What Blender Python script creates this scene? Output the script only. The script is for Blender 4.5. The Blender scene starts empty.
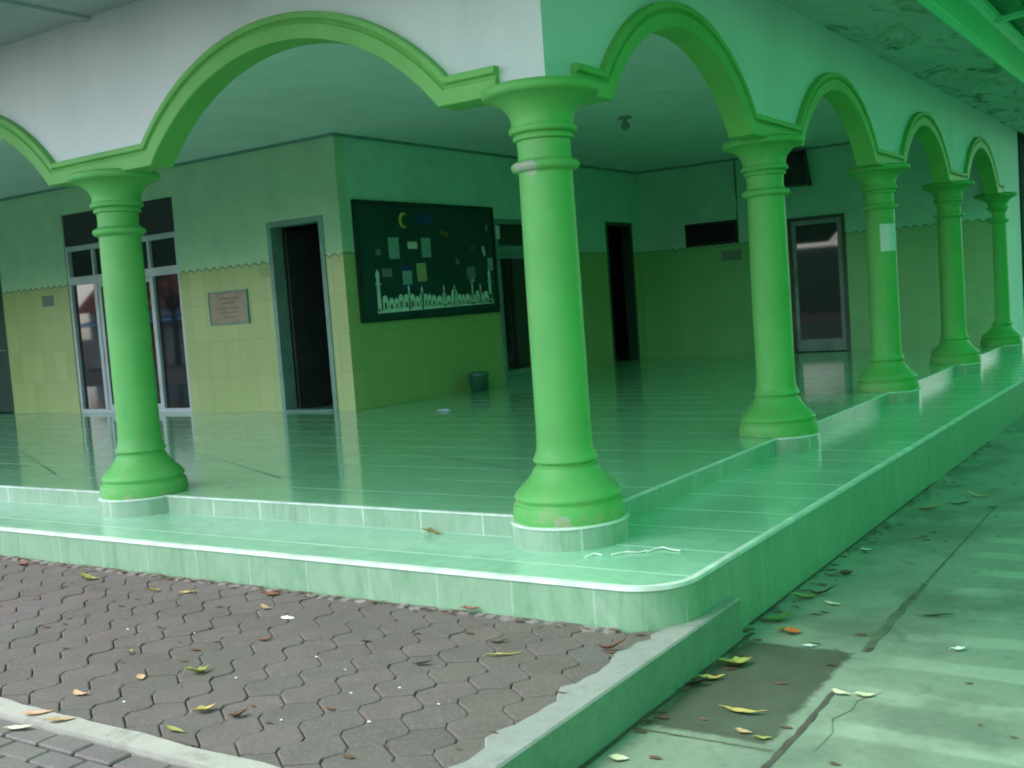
import bpy, math, random
from mathutils import Vector, Matrix
random.seed(7)
S = 0.75                      # everything is laid out in survey units, then brought to metres by this factor
PI = math.pi
sc = bpy.context.scene
COL = sc.collection

# ------------------------------------------------------------------ mesh builder
class MB:
    def __init__(s): s.v = []; s.f = []; s.sm = []
    def add(s, vs, fs, smooth=False):
        b = len(s.v); s.v += [tuple(v) for v in vs]
        for f in fs: s.f.append([b+i for i in f]); s.sm.append(smooth)
    def box(s, x0, x1, y0, y1, z0, z1):
        v = [(x0,y0,z0),(x1,y0,z0),(x1,y1,z0),(x0,y1,z0),(x0,y0,z1),(x1,y0,z1),(x1,y1,z1),(x0,y1,z1)]
        s.add(v, [(0,3,2,1),(4,5,6,7),(0,1,5,4),(1,2,6,5),(2,3,7,6),(3,0,4,7)])
    def bbox(s, x0, x1, y0, y1, z0, z1, b=.01):
        # box with chamfered edges
        P = []
        for sx in (0,1):
            for sy in (0,1):
                for sz in (0,1):
                    X = (x0,x1)[sx]; Y = (y0,y1)[sy]; Z = (z0,z1)[sz]
                    dx = b*(1-2*sx); dy = b*(1-2*sy); dz = b*(1-2*sz)
                    P.append(((X,Y+dy,Z+dz),(X+dx,Y,Z+dz),(X+dx,Y+dy,Z)))
        vs = [p for t in P for p in t]
        I = lambda sx,sy,sz,k: ((sx*2+sy)*2+sz)*3+k
        F = []
        F.append([I(0,0,0,0),I(0,0,1,0),I(0,1,1,0),I(0,1,0,0)]); F.append([I(1,0,0,0),I(1,1,0,0),I(1,1,1,0),I(1,0,1,0)])
        F.append([I(0,0,0,1),I(1,0,0,1),I(1,0,1,1),I(0,0,1,1)]); F.append([I(0,1,0,1),I(0,1,1,1),I(1,1,1,1),I(1,1,0,1)])
        F.append([I(0,0,0,2),I(0,1,0,2),I(1,1,0,2),I(1,0,0,2)]); F.append([I(0,0,1,2),I(1,0,1,2),I(1,1,1,2),I(0,1,1,2)])
        for a in (0,1):
            for c in (0,1):
                F.append([I(a,c,0,0),I(a,c,1,0),I(a,c,1,1),I(a,c,0,1)])
                F.append([I(a,0,c,0),I(a,1,c,0),I(a,1,c,2),I(a,0,c,2)])
                F.append([I(0,a,c,1),I(1,a,c,1),I(1,a,c,2),I(0,a,c,2)])
        for a in (0,1):
            for c in (0,1):
                for d in (0,1): F.append([I(a,c,d,0),I(a,c,d,1),I(a,c,d,2)])
        s.add(vs, F)
    def prism(s, pts, z0, z1):
        n = len(pts); v = [(p[0],p[1],z0) for p in pts]+[(p[0],p[1],z1) for p in pts]
        s.add(v, [list(range(n))[::-1], list(range(n,2*n))]+[(i,(i+1)%n,n+(i+1)%n,n+i) for i in range(n)])
    def lathe(s, prof, n=64, cx=0, cy=0, smooth=True, caps=True):
        v = []; f = []
        for r,z in prof:
            for k in range(n): a = 2*PI*k/n; v.append((cx+r*math.cos(a), cy+r*math.sin(a), z))
        m = len(prof)
        for i in range(m-1):
            for k in range(n): f.append((i*n+k, i*n+(k+1)%n, (i+1)*n+(k+1)%n, (i+1)*n+k))
        s.add(v, f, smooth)
        if caps:
            s.add([v[k] for k in range(n)], [list(range(n))[::-1]]); s.add([v[(m-1)*n+k] for k in range(n)], [list(range(n))])
    def tube(s, pts, r, n=8):
        pts = [Vector(p) for p in pts]; rings = []
        for i,p in enumerate(pts):
            d = (pts[min(i+1,len(pts)-1)]-pts[max(i-1,0)]).normalized()
            a = d.cross(Vector((0,0,1)))
            if a.length < 1e-3: a = d.cross(Vector((1,0,0)))
            a.normalize(); b = d.cross(a)
            rr = r[i] if isinstance(r,(list,tuple)) else r
            rings.append([p+(a*math.cos(2*PI*k/n)+b*math.sin(2*PI*k/n))*rr for k in range(n)])
        v = [q for R in rings for q in R]; f = []
        for i in range(len(pts)-1):
            for k in range(n): f.append((i*n+k,i*n+(k+1)%n,(i+1)*n+(k+1)%n,(i+1)*n+k))
        s.add(v, f, True); s.add(rings[0], [list(range(n))]); s.add(rings[-1], [list(range(n))[::-1]])
    def sweep(s, path, prof, closed_prof=False):
        """path: list of (point, normal) ; prof: list of (n, d) resolved by callback rows already"""
        pass

def mesh_of(mb, name):
    me = bpy.data.meshes.new(name); me.from_pydata(mb.v, [], mb.f)
    me.polygons.foreach_set('use_smooth', mb.sm); me.update()
    import bmesh
    bm = bmesh.new(); bm.from_mesh(me); bmesh.ops.recalc_face_normals(bm, faces=bm.faces)
    bm.to_mesh(me); bm.free()
    return me
def obj(name, mb, mat, parent=None, loc=None, autosmooth=None):
    """One mesh object. With a parent, vertices are in the parent's frame; top-level ones get their origin at the base centre."""
    if parent is None and loc is None:
        xs=[v[0] for v in mb.v]; ys=[v[1] for v in mb.v]; zs=[v[2] for v in mb.v]
        c=((min(xs)+max(xs))/2,(min(ys)+max(ys))/2,min(zs))
        mb.v=[(v[0]-c[0],v[1]-c[1],v[2]-c[2]) for v in mb.v]; loc=c
    me = mesh_of(mb, name); me.materials.append(mat)
    o = bpy.data.objects.new(name, me); COL.objects.link(o)
    if loc: o.location = loc
    if parent: o.parent = parent
    return o
def tag(o, label=None, cat=None, group=None, kind=None):
    if label: o['label']=label
    if cat and not kind: o['kind']='thing'
    if cat: o['category']=cat
    if group: o['group']=group
    if kind: o['kind']=kind
    return o
def thing(name, label, cat, loc=(0,0,0), rz=0, group=None):
    o = bpy.data.objects.new(name, None); COL.objects.link(o); o.location=loc; o.rotation_euler=(0,0,rz)
    o.empty_display_size=.1
    return tag(o, label, cat, group)
def struct(name, mb, mat): return tag(obj(name, mb, mat), kind='structure')
def copy_tree(o, parent=None):
    c = o.copy(); COL.objects.link(c)
    if parent: c.parent = parent
    for ch in [k for k in bpy.data.objects if k.parent is o]: copy_tree(ch, c)
    return c

# ------------------------------------------------------------------ material helpers
class NT:
    def __init__(s, name):
        s.m = bpy.data.materials.new(name); s.m.use_nodes = True
        s.t = s.m.node_tree; s.n = s.t.nodes; s.b = s.n['Principled BSDF']; s.out = s.n['Material Output']
        g = s.n.new('ShaderNodeNewGeometry'); v = s.n.new('ShaderNodeVectorMath'); v.operation='SCALE'; v.inputs['Scale'].default_value=1/S
        s.l(g.outputs['Position'], v.inputs[0]); s.pos = v.outputs[0]; s.geo = g
    def l(s, a, b): s.t.links.new(a, b)
    def xyz(s):
        x = s.n.new('ShaderNodeSeparateXYZ'); s.l(s.pos, x.inputs[0]); return x.outputs
    def comb(s, x=0, y=0, z=0):
        c = s.n.new('ShaderNodeCombineXYZ')
        for i,k in enumerate((x,y,z)):
            if isinstance(k,(int,float)): c.inputs[i].default_value=k
            else: s.l(k, c.inputs[i])
        return c.outputs[0]
    def math(s, op, a, b=0, c=0):
        m = s.n.new('ShaderNodeMath'); m.operation=op
        for i,k in enumerate((a,b,c)):
            if isinstance(k,(int,float)): m.inputs[i].default_value=k
            else: s.l(k, m.inputs[i])
        return m.outputs[0]
    def noise(s, scale, detail=4, rough=.55, vec=None, dist=0, stretch=None):
        k = s.n.new('ShaderNodeTexNoise'); k.inputs['Scale'].default_value=scale; k.inputs['Detail'].default_value=detail
        k.inputs['Roughness'].default_value=rough; k.inputs['Distortion'].default_value=dist
        v = vec or s.pos
        if stretch:
            mp = s.n.new('ShaderNodeVectorMath'); mp.operation='MULTIPLY'; mp.inputs[1].default_value=stretch; s.l(v, mp.inputs[0]); v=mp.outputs[0]
        s.l(v, k.inputs['Vector']); return k.outputs['Fac']
    def ramp(s, fac, stops):
        r = s.n.new('ShaderNodeValToRGB'); e = r.color_ramp.elements
        while len(e) < len(stops): e.new(.5)
        for i,(p,c) in enumerate(stops):
            e[i].position=p; e[i].color = (c,c,c,1) if isinstance(c,(int,float)) else (*c,1)
        s.l(fac, r.inputs[0]); return r.outputs[0]
    def mix(s, fac, a, b, mode='MIX'):
        m = s.n.new('ShaderNodeMix'); m.data_type='RGBA'; m.blend_type=mode
        for i,k in ((0,fac),(6,a),(7,b)):
            if isinstance(k,(int,float)): m.inputs[i].default_value=k
            elif isinstance(k,tuple): m.inputs[i].default_value=(*k,1)
            else: s.l(k, m.inputs[i])
        return m.outputs[2]
    def col(s, c):
        if isinstance(c,tuple): s.b.inputs['Base Color'].default_value=(*c,1)
        else: s.l(c, s.b.inputs['Base Color'])
    def rough(s, r):
        if isinstance(r,(int,float)): s.b.inputs['Roughness'].default_value=r
        else: s.l(r, s.b.inputs['Roughness'])
    def bump(s, h, strength=.3, dist=.01):
        b = s.n.new('ShaderNodeBump'); b.inputs['Strength'].default_value=strength; b.inputs['Distance'].default_value=dist
        s.l(h, b.inputs['Height']); s.l(b.outputs[0], s.b.inputs['Normal'])
    def brick(s, vec, w, h, mortar=.006, offset=0, smooth=.1):
        k = s.n.new('ShaderNodeTexBrick'); k.offset=offset; k.offset_frequency=2; k.squash=1
        k.inputs['Scale'].default_value=1; k.inputs['Brick Width'].default_value=w; k.inputs['Row Height'].default_value=h
        k.inputs['Mortar Size'].default_value=mortar; k.inputs['Mortar Smooth'].default_value=smooth
        k.inputs['Color1'].default_value=(0,0,0,1); k.inputs['Color2'].default_value=(1,1,1,1); k.inputs['Mortar'].default_value=(.5,.5,.5,1)
        s.l(vec, k.inputs['Vector']); return k.outputs['Color'], k.outputs['Fac']

def simple(name, c, rough=.6, var=.12, scale=3, bump=.0, metal=0, spec=None, bscale=40):
    t = NT(name); n = t.noise(scale, 5)
    lo = tuple(x*(1-var) for x in c); hi = tuple(min(1,x*(1+var)) for x in c)
    t.col(t.ramp(n, [(.3,lo),(.7,hi)])); t.rough(rough); t.b.inputs['Metallic'].default_value=metal
    if spec is not None: t.b.inputs['Specular IOR Level'].default_value=spec
    if bump: t.bump(t.noise(bscale,4), bump, .01)
    return t.m

def paint(name, c, stain, rough=.75):
    """emulsion paint over uneven plaster with faint streaks"""
    t = NT(name)
    n = t.noise(1.1, 5, .6); st = t.noise(2.2, 5, .65, stretch=(1.0,1.0,.18))
    a = t.mix(t.ramp(n,[(.35,0.0),(.75,.5)]), c, stain)
    a = t.mix(t.ramp(st,[(.50,0.0),(.75,.55)]), a, stain)
    t.col(a); t.rough(rough); t.bump(t.noise(9,6,.6), .18, .02)
    return t.m

M = {}
M['wall_white'] = paint('white_wall_paint', (.64,.71,.72), (.48,.58,.58))
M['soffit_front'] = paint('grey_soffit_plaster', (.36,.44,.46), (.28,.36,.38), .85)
M['wall_mint'] = M['wall_white']
M['ceil'] = paint('ceiling_plaster', (.74,.82,.88), (.56,.66,.72), .85)

# column paint: strong light green, flaking near foot and capital
def column_paint():
    t = NT('green_column_paint')
    n = t.noise(2.4, 6, .6); fine = t.noise(16, 4, .6)
    base = t.mix(t.ramp(n,[(.35,0.0),(.7,1.0)]), (.092,.39,.088), (.122,.46,.112))
    sk = t.noise(5.5, 5, .7, stretch=(1,1,.25))
    base = t.mix(t.ramp(sk,[(.52,0.0),(.72,.5)]), base, (.20,.37,.15))
    base = t.mix(t.ramp(t.noise(1.7,5,.7,stretch=(1.3,1.3,.5)),[(.60,0.0),(.72,.35)]), base, (.16,.26,.10))
    z = t.xyz()[2]
    low = t.ramp(z, [(0.0,1.0),(.10,.5),(.17,.0)])
    flake = t.ramp(t.noise(8,6,.72), [(.52,0.0),(.60,1.0)])
    mask = t.math('MULTIPLY', flake, low)
    rings = t.ramp(t.noise(5,4,.6), [(.70,0.0),(.74,.7)])
    mask = t.math('MAXIMUM', mask, t.math('MULTIPLY', rings, t.ramp(fine,[(.5,0.0),(.62,1.0)])))
    # bare plaster chips on the neck ring of the corner column and on its foot
    for (px,py,pz,rad) in ((.0,-.215,2.30,.075),(-.10,-.205,2.31,.05),(.15,-.34,.03,.06),(-.30,-.19,.14,.06)):
        dv = t.n.new('ShaderNodeVectorMath'); dv.operation='DISTANCE'; t.l(t.pos, dv.inputs[0]); dv.inputs[1].default_value=(px,py,pz)
        dd = t.math('ADD', dv.outputs['Value'], t.math('MULTIPLY', t.math('SUBTRACT', t.noise(22,4,.7), .5), .08))
        base = t.mix(t.ramp(t.math('DIVIDE', dd, rad), [(.75,1.0),(.9,0.0)]), base, (.34,.40,.30))
    t.col(t.mix(mask, base, (.27,.38,.18))); t.rough(.55)
    t.bump(t.mix(.5, fine, t.noise(3,4)), .22, .01)
    return t.m
M['col'] = column_paint()
def trim_paint():
    t = NT('green_trim_paint'); n = t.noise(2,6,.6)
    a = t.mix(t.ramp(n,[(.3,0.0),(.7,1.0)]), (.11,.38,.085), (.15,.47,.11))
    a = t.mix(t.ramp(t.noise(9,6,.7,stretch=(1,1,.6)),[(.60,0.0),(.72,.45)]), a, (.15,.32,.15))
    t.col(a); t.rough(.6); t.bump(t.noise(14,5), .2, .01); return t.m
M['trim'] = trim_paint()

def tile_floor(name, grout=(.46,.66,.55), dark=(.15,.30,.20), light=(.24,.42,.31), w=.575, ox=0, oy=0, rough=.13, jx=.2, jy=.7):
    t = NT(name); x = t.xyz(); X=t.math('ADD',x[0],ox); Y=t.math('ADD',x[1],oy)
    def joint(c, wd):
        f = t.math('FRACT', t.math('ADD', t.math('DIVIDE', c, w), 100.5)); d = t.math('ABSOLUTE', t.math('SUBTRACT', f, .5))
        return t.ramp(d, [(0,1.0),(wd,.9),(wd*1.8,0.0)])
    jX = joint(X,.006); jY = joint(Y,.012)
    wear = t.ramp(t.noise(.8,4,.6,stretch=(.5,1.6,1)),[(.35,.25),(.62,1.0)])
    wn = t.n.new('ShaderNodeTexWhiteNoise'); wn.noise_dimensions='2D'
    t.l(t.comb(t.math('FLOOR',t.math('ADD',t.math('DIVIDE',X,w),.0)), t.math('FLOOR',t.math('DIVIDE',Y,w))), wn.inputs['Vector'])
    mar = t.noise(3.2, 8, .68, dist=1.2, stretch=(.7,1.2,1)); fine = t.noise(11,6,.65, dist=.8)
    a = t.mix(t.ramp(mar,[(.32,0.0),(.68,1.0)]), dark, light)
    a = t.mix(t.ramp(fine,[(.42,0.0),(.85,.55)]), a, tuple(k*.7 for k in dark))
    a = t.mix(t.math('MULTIPLY',wn.outputs[0],.15), a, tuple(min(1,k*1.25) for k in light))
    jf = t.math('MAXIMUM', t.math('MULTIPLY',jX,jx), t.math('MULTIPLY',t.math('MULTIPLY',jY,jy),wear))
    a = t.mix(jf, a, grout)
    t.col(a)
    dirt = t.noise(1.3,6,.65)
    t.rough(t.math('ADD', t.ramp(dirt,[(.3,rough),(.8,rough+.07)]), t.math('MULTIPLY',jf,.35)))
    t.bump(t.math('SUBTRACT',t.math('MULTIPLY',t.noise(1.6,2),.25),jf), .10, .004)
    return t.m
M['floor'] = tile_floor('polished_green_floor_tile', dark=(.24,.60,.33), light=(.35,.72,.44), ox=.2, oy=.07, rough=.055, jy=1.0, jx=.10, grout=(.60,.82,.70))
M['tread'] = tile_floor('green_step_tile', grout=(.70,.88,.80), dark=(.26,.55,.37), light=(.37,.69,.49), ox=.2, oy=.08, rough=.17, jy=.9, jx=.10)

def riser_mat(name, dark, light, js=1.0):
    """tiles round the step faces; joints follow the run of the riser (uv map 'run')"""
    t = NT(name); uv = t.n.new('ShaderNodeUVMap'); uv.uv_map='run'
    sp = t.n.new('ShaderNodeSeparateXYZ'); t.l(uv.outputs[0], sp.inputs[0])
    u = sp.outputs[0]
    cell = t.math('FRACT', t.math('DIVIDE', u, .555))
    j = t.math('LESS_THAN', t.math('ABSOLUTE', t.math('SUBTRACT', cell, .5)), .012)
    idx = t.math('FLOOR', t.math('ADD', t.math('DIVIDE', u, .555), .5))
    wn = t.n.new('ShaderNodeTexWhiteNoise'); wn.noise_dimensions='1D'; t.l(idx, wn.inputs['W'])
    mar = t.noise(6, 8, .7, dist=1.5, stretch=(1,1,.35))
    a = t.mix(t.ramp(mar,[(.32,0.0),(.7,1.0)]), dark, light)
    a = t.mix(t.math('MULTIPLY', wn.outputs[0], .3), a, light)
    stk = t.noise(7, 6, .7, stretch=(1,1,.12))
    a = t.mix(t.ramp(stk,[(.56,0.0),(.7,.5)]), a, (.12,.25,.13))
    a = t.mix(t.math('MULTIPLY',t.math('MULTIPLY',j,js),t.ramp(t.noise(6,3),[(.3,.3),(.6,1.0)])), a, (.62,.76,.68))
    t.col(a); t.rough(.3); t.bump(t.math('SUBTRACT',t.math('MULTIPLY',mar,.2),j), .15, .004)
    return t.m
M['riser'] = riser_mat('green_riser_tile', (.21,.36,.23), (.34,.49,.37), .8)
M['riser2'] = riser_mat('outer_green_riser_tile', (.16,.33,.19), (.29,.46,.32), .28)
M['nosing'] = simple('white_tile_edge', (.70,.80,.74), .35, .2, 6, .1)

# interior wall: cream-yellow tile dado, scalloped border, pale green paint above
def interior(name, axis, upper, tile1, tile2):
    t = NT(name); x = t.xyz(); u = x[axis]; z = x[2]
    c, f = t.brick(t.comb(u, z), .36, .59, .006)
    n = t.noise(2.0,5,.6); fine=t.noise(1.2,4,.5,stretch=(2.5,2.5,.3))
    a = t.mix(c, tile1, tile2); a = t.mix(t.ramp(fine,[(.35,0.0),(.7,.6)]), a, tile2)
    a = t.mix(t.math('MULTIPLY',f,.65), a, (.26,.33,.16))
    # scallops along the top
    sc_ = t.math('ABSOLUTE', t.math('SINE', t.math('MULTIPLY', u, PI/.19)))
    edge = t.math('ADD', 2.33, t.math('MULTIPLY', sc_, .05))
    line = t.math('LESS_THAN', t.math('ABSOLUTE', t.math('SUBTRACT', z, edge)), .014)
    up = t.mix(t.ramp(n,[(.35,0.0),(.75,.8)]), upper, tuple(k*.8 for k in upper))
    isup = t.math('GREATER_THAN', z, edge)
    a = t.mix(isup, a, up); a = t.mix(t.math('MULTIPLY',line,.7), a, (.10,.16,.07))
    t.col(a)
    t.rough(t.math('ADD', .28, t.math('MULTIPLY', isup, .45)))
    t.bump(t.noise(8,5), .12, .015)
    return t.m
M['int_x'] = interior('lobby_wall_tile_and_paint', 0, (.44,.68,.45), (.33,.44,.17), (.41,.50,.21))
M['int_back'] = interior('back_wall_tile_and_paint', 0, (.40,.70,.56), (.16,.46,.18), (.19,.51,.20))
M['int_y'] = interior('side_wall_tile_and_paint', 1, (.48,.74,.64), (.29,.47,.18), (.33,.49,.19))

# stained soffit
def soffit():
    t = NT('stained_soffit_plaster'); n=t.noise(1.0,5,.6)
    a = t.mix(t.ramp(n,[(.35,0.0),(.7,1.0)]), (.52,.62,.60), (.40,.52,.48))
    s1 = t.noise(1.5,7,.72,dist=.8,stretch=(1.6,.7,1))
    a = t.mix(t.ramp(s1,[(.52,0.0),(.60,.55),(.68,.8)]), a, (.14,.19,.08))
    s2 = t.ramp(s1,[(.58,0.0),(.64,1.0)])
    a = t.mix(t.math('MULTIPLY',s2,t.ramp(t.noise(7,6,.7),[(.48,0.0),(.6,.9)])), a, (.04,.06,.03))
    t.col(a); t.rough(.9); t.bump(t.noise(5,6,.6), .3, .02); return t.m
M['soffit'] = soffit()
M['blockwall'] = paint('green_sky_block_paint', (.13,.46,.26), (.09,.34,.19), .8)
M['gutter'] = paint('dark_green_gutter_paint', (.05,.42,.19), (.04,.34,.15), .6)
M['fascia'] = paint('green_fascia_paint', (.22,.86,.50), (.17,.76,.42), .5)

# pavers
def paver_mat(name, cols, moss):
    t = NT(name)
    r = t.geo.outputs['Random Per Island']
    a = t.ramp(r, [(0,cols[0]),(.35,cols[1]),(.65,cols[2]),(1,cols[3])])
    n = t.noise(4,6,.65); a = t.mix(t.ramp(n,[(.4,0.0),(.75,.6)]), a, tuple(k*.62 for k in cols[1]))
    f = t.noise(60,3,.6); a = t.mix(t.math('MULTIPLY',t.ramp(f,[(.5,0.0),(.8,1.0)]),.35), a, (.33,.31,.29))
    m = t.noise(1.1,5,.6); a = t.mix(t.ramp(m,[(.52,0.0),(.7,.45)]), a, moss)
    t.col(a); t.rough(.85); t.bump(t.mix(.5,t.noise(45,4,.7),t.noise(7,4)), .35, .008); return t.m
M['paver'] = paver_mat('hexagon_paver_concrete', [(.115,.096,.090),(.134,.114,.106),(.144,.114,.111),(.122,.110,.106)], (.098,.105,.080))
M['paver2'] = paver_mat('grey_paver_concrete', [(.145,.132,.128),(.155,.142,.136),(.135,.122,.120),(.15,.135,.133)], (.2,.205,.165))
M['joint'] = simple('dark_joint_sand', (.08,.073,.065), .95, .3, 8, .3)
def concrete(name, c, c2, dark, rough=.85, bands=False):
    t = NT(name); n=t.noise(1.3,6,.65); f=t.noise(14,6,.7)
    a = t.mix(t.ramp(n,[(.32,0.0),(.7,1.0)]), c, c2)
    a = t.mix(t.ramp(f,[(.5,0.0),(.78,.55)]), a, dark)
    a = t.mix(t.ramp(t.noise(3.3,6,.7,dist=.6),[(.58,0.0),(.68,.6)]), a, tuple(k*.8 for k in dark))
    if bands:
        x = t.xyz()
        w = t.noise(1.7,3,.5); y = t.math('ADD', x[1], t.math('MULTIPLY', w, .14))
        b = t.math('ABSOLUTE', t.math('SUBTRACT', t.math('FRACT', t.math('DIVIDE', t.math('ADD',y,1.24), .5)), .5))
        band = t.math('MULTIPLY', t.ramp(b,[(.28,0.0),(.36,1.0)]), t.ramp(t.noise(3.0,6,.7),[(.30,.45),(.55,1.0)]))
        inn = t.ramp(t.math('ADD', t.math('SUBTRACT', x[0], 2.0), t.math('MULTIPLY', t.noise(2.2,5,.65), .55)), [(.30,0.0),(.52,1.0)])
        a = t.mix(t.math('MULTIPLY', t.math('MULTIPLY',band,inn), .5), a, (.40,.46,.38))
        # damp stain filling one slab, its edge eaten into by dry concrete
        wob = t.math('MULTIPLY', t.math('SUBTRACT', t.noise(5,6,.7), .5), .16)
        dx = t.math('SUBTRACT', .33, t.math('ABSOLUTE', t.math('SUBTRACT', x[0], 1.62))); dy = t.math('SUBTRACT', .70, t.math('ABSOLUTE', t.math('SUBTRACT', x[1], -.92)))
        dm = t.math('ADD', t.math('MINIMUM', dx, dy), wob)
        stain = t.ramp(dm, [(.0,0.0),(.035,.85)])
        a = t.mix(stain, a, t.mix(t.noise(6,5,.6), (.030,.036,.022), (.055,.060,.038)))
        st2 = t.ramp(t.noise(.9,5,.6),[(.50,0.0),(.62,.6)])
        a = t.mix(st2, a, (.10,.13,.095))
    t.col(a); t.rough(rough); t.bump(t.mix(.6,f,t.noise(70,3,.6)), .4, .008); return t.m
M['concrete'] = concrete('walkway_concrete', (.20,.26,.20), (.26,.31,.245), (.13,.175,.13), bands=True)
M['kerb'] = concrete('pale_kerb_concrete', (.24,.255,.245), (.32,.33,.32), (.16,.175,.16))
M['divider'] = concrete('pale_divider_mortar', (.33,.33,.29), (.42,.41,.37), (.22,.22,.19))
M['kerb_face'] = concrete('green_stained_kerb_render', (.14,.26,.17), (.19,.32,.22), (.09,.17,.10))
M['damp'] = concrete('damp_dark_slab', (.085,.085,.06), (.12,.115,.085), (.06,.065,.045), .55)
M['rim'] = simple('broken_stone_edging', (.24,.22,.205), .9, .25, 9, .4)
M['seam'] = simple('olive_dirt_seam', (.11,.135,.09), .95, .35, 9, .4)
M['earth'] = simple('dark_yard_ground', (.10,.10,.08), .95, .3, 2, .4)

M['black'] = simple('black_plastic', (.012,.016,.018), .45, .2)
M['matte'] = simple('matte_blue_green_panel', (.012,.045,.05), .95, .2, spec=.1)
M['dark'] = simple('dark_door_interior', (.03,.035,.04), .7, .2)
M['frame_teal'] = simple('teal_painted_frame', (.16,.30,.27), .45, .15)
M['frame_white'] = simple('grey_white_aluminium_frame', (.50,.54,.60), .35, .12)
M['frame_dark'] = simple('dark_green_door_frame', (.02,.06,.045), .4, .2)
M['frame_grey'] = simple('grey_door_frame', (.22,.28,.29), .4, .2)
M['wood'] = simple('brown_wooden_door', (.026,.034,.038), .5, .3, 3)
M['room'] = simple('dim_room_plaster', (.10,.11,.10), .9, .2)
M['board'] = simple('dark_green_felt', (.006,.060,.054), .9, .18, 5)
M['board_frame'] = simple('dark_green_board_frame', (.004,.030,.018), .4, .2)
M['paper'] = simple('white_paper', (.66,.70,.70), .8, .06)
M['paper_teal'] = simple('pale_teal_paper', (.22,.42,.38), .8, .1)
M['paper_dim'] = simple('grey_paper', (.16,.22,.20), .8, .1)
M['paper_cream'] = simple('cream_paper', (.36,.42,.22), .8, .1)
M['paper_brown'] = simple('brown_paper', (.16,.10,.04), .8, .1)
M['paper_yellow'] = simple('yellow_card', (.48,.50,.10), .7, .1)
M['paper_blue'] = simple('blue_card', (.008,.05,.20), .7, .15)
M['paper_cut'] = simple('mint_card_cutout', (.62,.84,.76), .8, .08, 8)
M['bucket'] = simple('green_plastic_bucket', (.03,.13,.08), .35, .15)
M['lid'] = simple('teal_bucket_lid', (.08,.20,.17), .35, .1)
M['pink'] = simple('pinkish_plaque', (.36,.28,.22), .6, .12, 5)
M['pink2'] = simple('plaque_lettering', (.27,.21,.155), .6, .1)
M['lamp'] = simple('ceiling_lamp_plastic', (.20,.27,.25), .4, .1)
def glass_mat():
    t = NT('dark_door_glass'); t.col((.012,.016,.02)); t.rough(.03); t.b.inputs['IOR'].default_value=1.6; return t.m
M['glass'] = glass_mat()
def canopy_mat():
    t = NT('green_fibreglass_sheet'); n=t.noise(1.5,4)
    tr = t.n.new('ShaderNodeBsdfTranslucent'); df = t.n.new('ShaderNodeBsdfDiffuse'); mx = t.n.new('ShaderNodeMixShader')
    c = t.mix(n, (.11,.93,.42), (.09,.89,.38)); t.l(c, tr.inputs[0]); df.inputs[0].default_value=(.04,.35,.14,1)
    mx.inputs[0].default_value=.10; t.l(tr.outputs[0], mx.inputs[1]); t.l(df.outputs[0], mx.inputs[2]); t.l(mx.outputs[0], t.out.inputs[0]); return t.m
M['canopy'] = canopy_mat()

# ------------------------------------------------------------------ levels
Z1, ZP, ZC = -.15, -.39, -.63
YS, XS = 4.42, 4.02           # column spacings
SY, SX = -.98, 1.2            # outer edge of the step
FY, FX = -.07, .11            # edge of the floor
CEIL = 4.15
YEND = 18.1

# ------------------------------------------------------------------ ground
g = MB(); g.add([(-400,-400,-.70),(400,-400,-.70),(400,400,-.70),(-400,400,-.70)], [(0,1,2,3)])
struct('ground', g, M['earth'])
g = MB(); g.box(1.14,9.2,-9,40,-.69,ZC); struct('walkway', g, M['concrete'])
# joint strip: the sunken line between the edge slab and the walkway, and the damp slab with its borders
random.seed(4)
def seam(g, pts, w, z=ZC+.003):
    """a ragged flat strip of dirt following pts, width varying"""
    P=[]
    for i in range(len(pts)-1):
        for k in range(8):
            t=k/8; P.append((pts[i][0]+(pts[i+1][0]-pts[i][0])*t, pts[i][1]+(pts[i+1][1]-pts[i][1])*t, w[i]+(w[i+1]-w[i])*t))
    P.append((*pts[-1],w[-1])); V=[];F=[]
    for i,(x,y,ww) in enumerate(P):
        a=P[max(i-1,0)];b=P[min(i+1,len(P)-1)];d=Vector((b[0]-a[0],b[1]-a[1])).normalized();n=Vector((-d.y,d.x))
        q=ww*random.uniform(.7,1.2)/2; j=random.uniform(-.15,.15)*ww
        V+=[(x+n.x*(q+j),y+n.y*(q+j),z),(x-n.x*(q-j),y-n.y*(q-j),z)]
    for i in range(len(P)-1): F.append((2*i,2*i+2,2*i+3,2*i+1))
    g.add(V,F)
g=MB()
seam(g,[(1.975,-.16),(1.97,.5),(1.965,1.3)],[.06,.055,.03]); seam(g,[(1.965,1.32),(1.96,2.4),(1.95,4.0)],[.018,.022,.015])
seam(g,[(2.24,-.76),(2.15,-.93),(2.16,-1.06),(2.11,-1.20),(2.16,-1.36),(2.15,-1.6)],[.003,.007,.004,.008,.004,.003])
seam(g,[(1.98,-1.655),(1.7,-1.66),(1.31,-1.67)],[.02,.012,.02])
struct('walkway_joint', g, M['seam'])
g=MB(); seam(g,[(2.01,-.86),(2.02,-1.3),(2.015,-1.9)],[.022,.034,.03],ZC+.0035); seam(g,[(2.0,-.12),(1.985,-.2)],[.03,.05],ZC+.0035)
seam(g,[(1.286,-.1),(1.285,-1.0),(1.283,-1.6),(1.283,-3.5)],[.03,.03,.045,.03],ZC+.0052)
seam(g,[(1.215,.05),(1.212,1.5),(1.212,5)],[.03,.018,.018],ZC+.0052)
struct('kerb_foot_gap', g, M['joint'])
g = MB(); random.seed(3)
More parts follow.
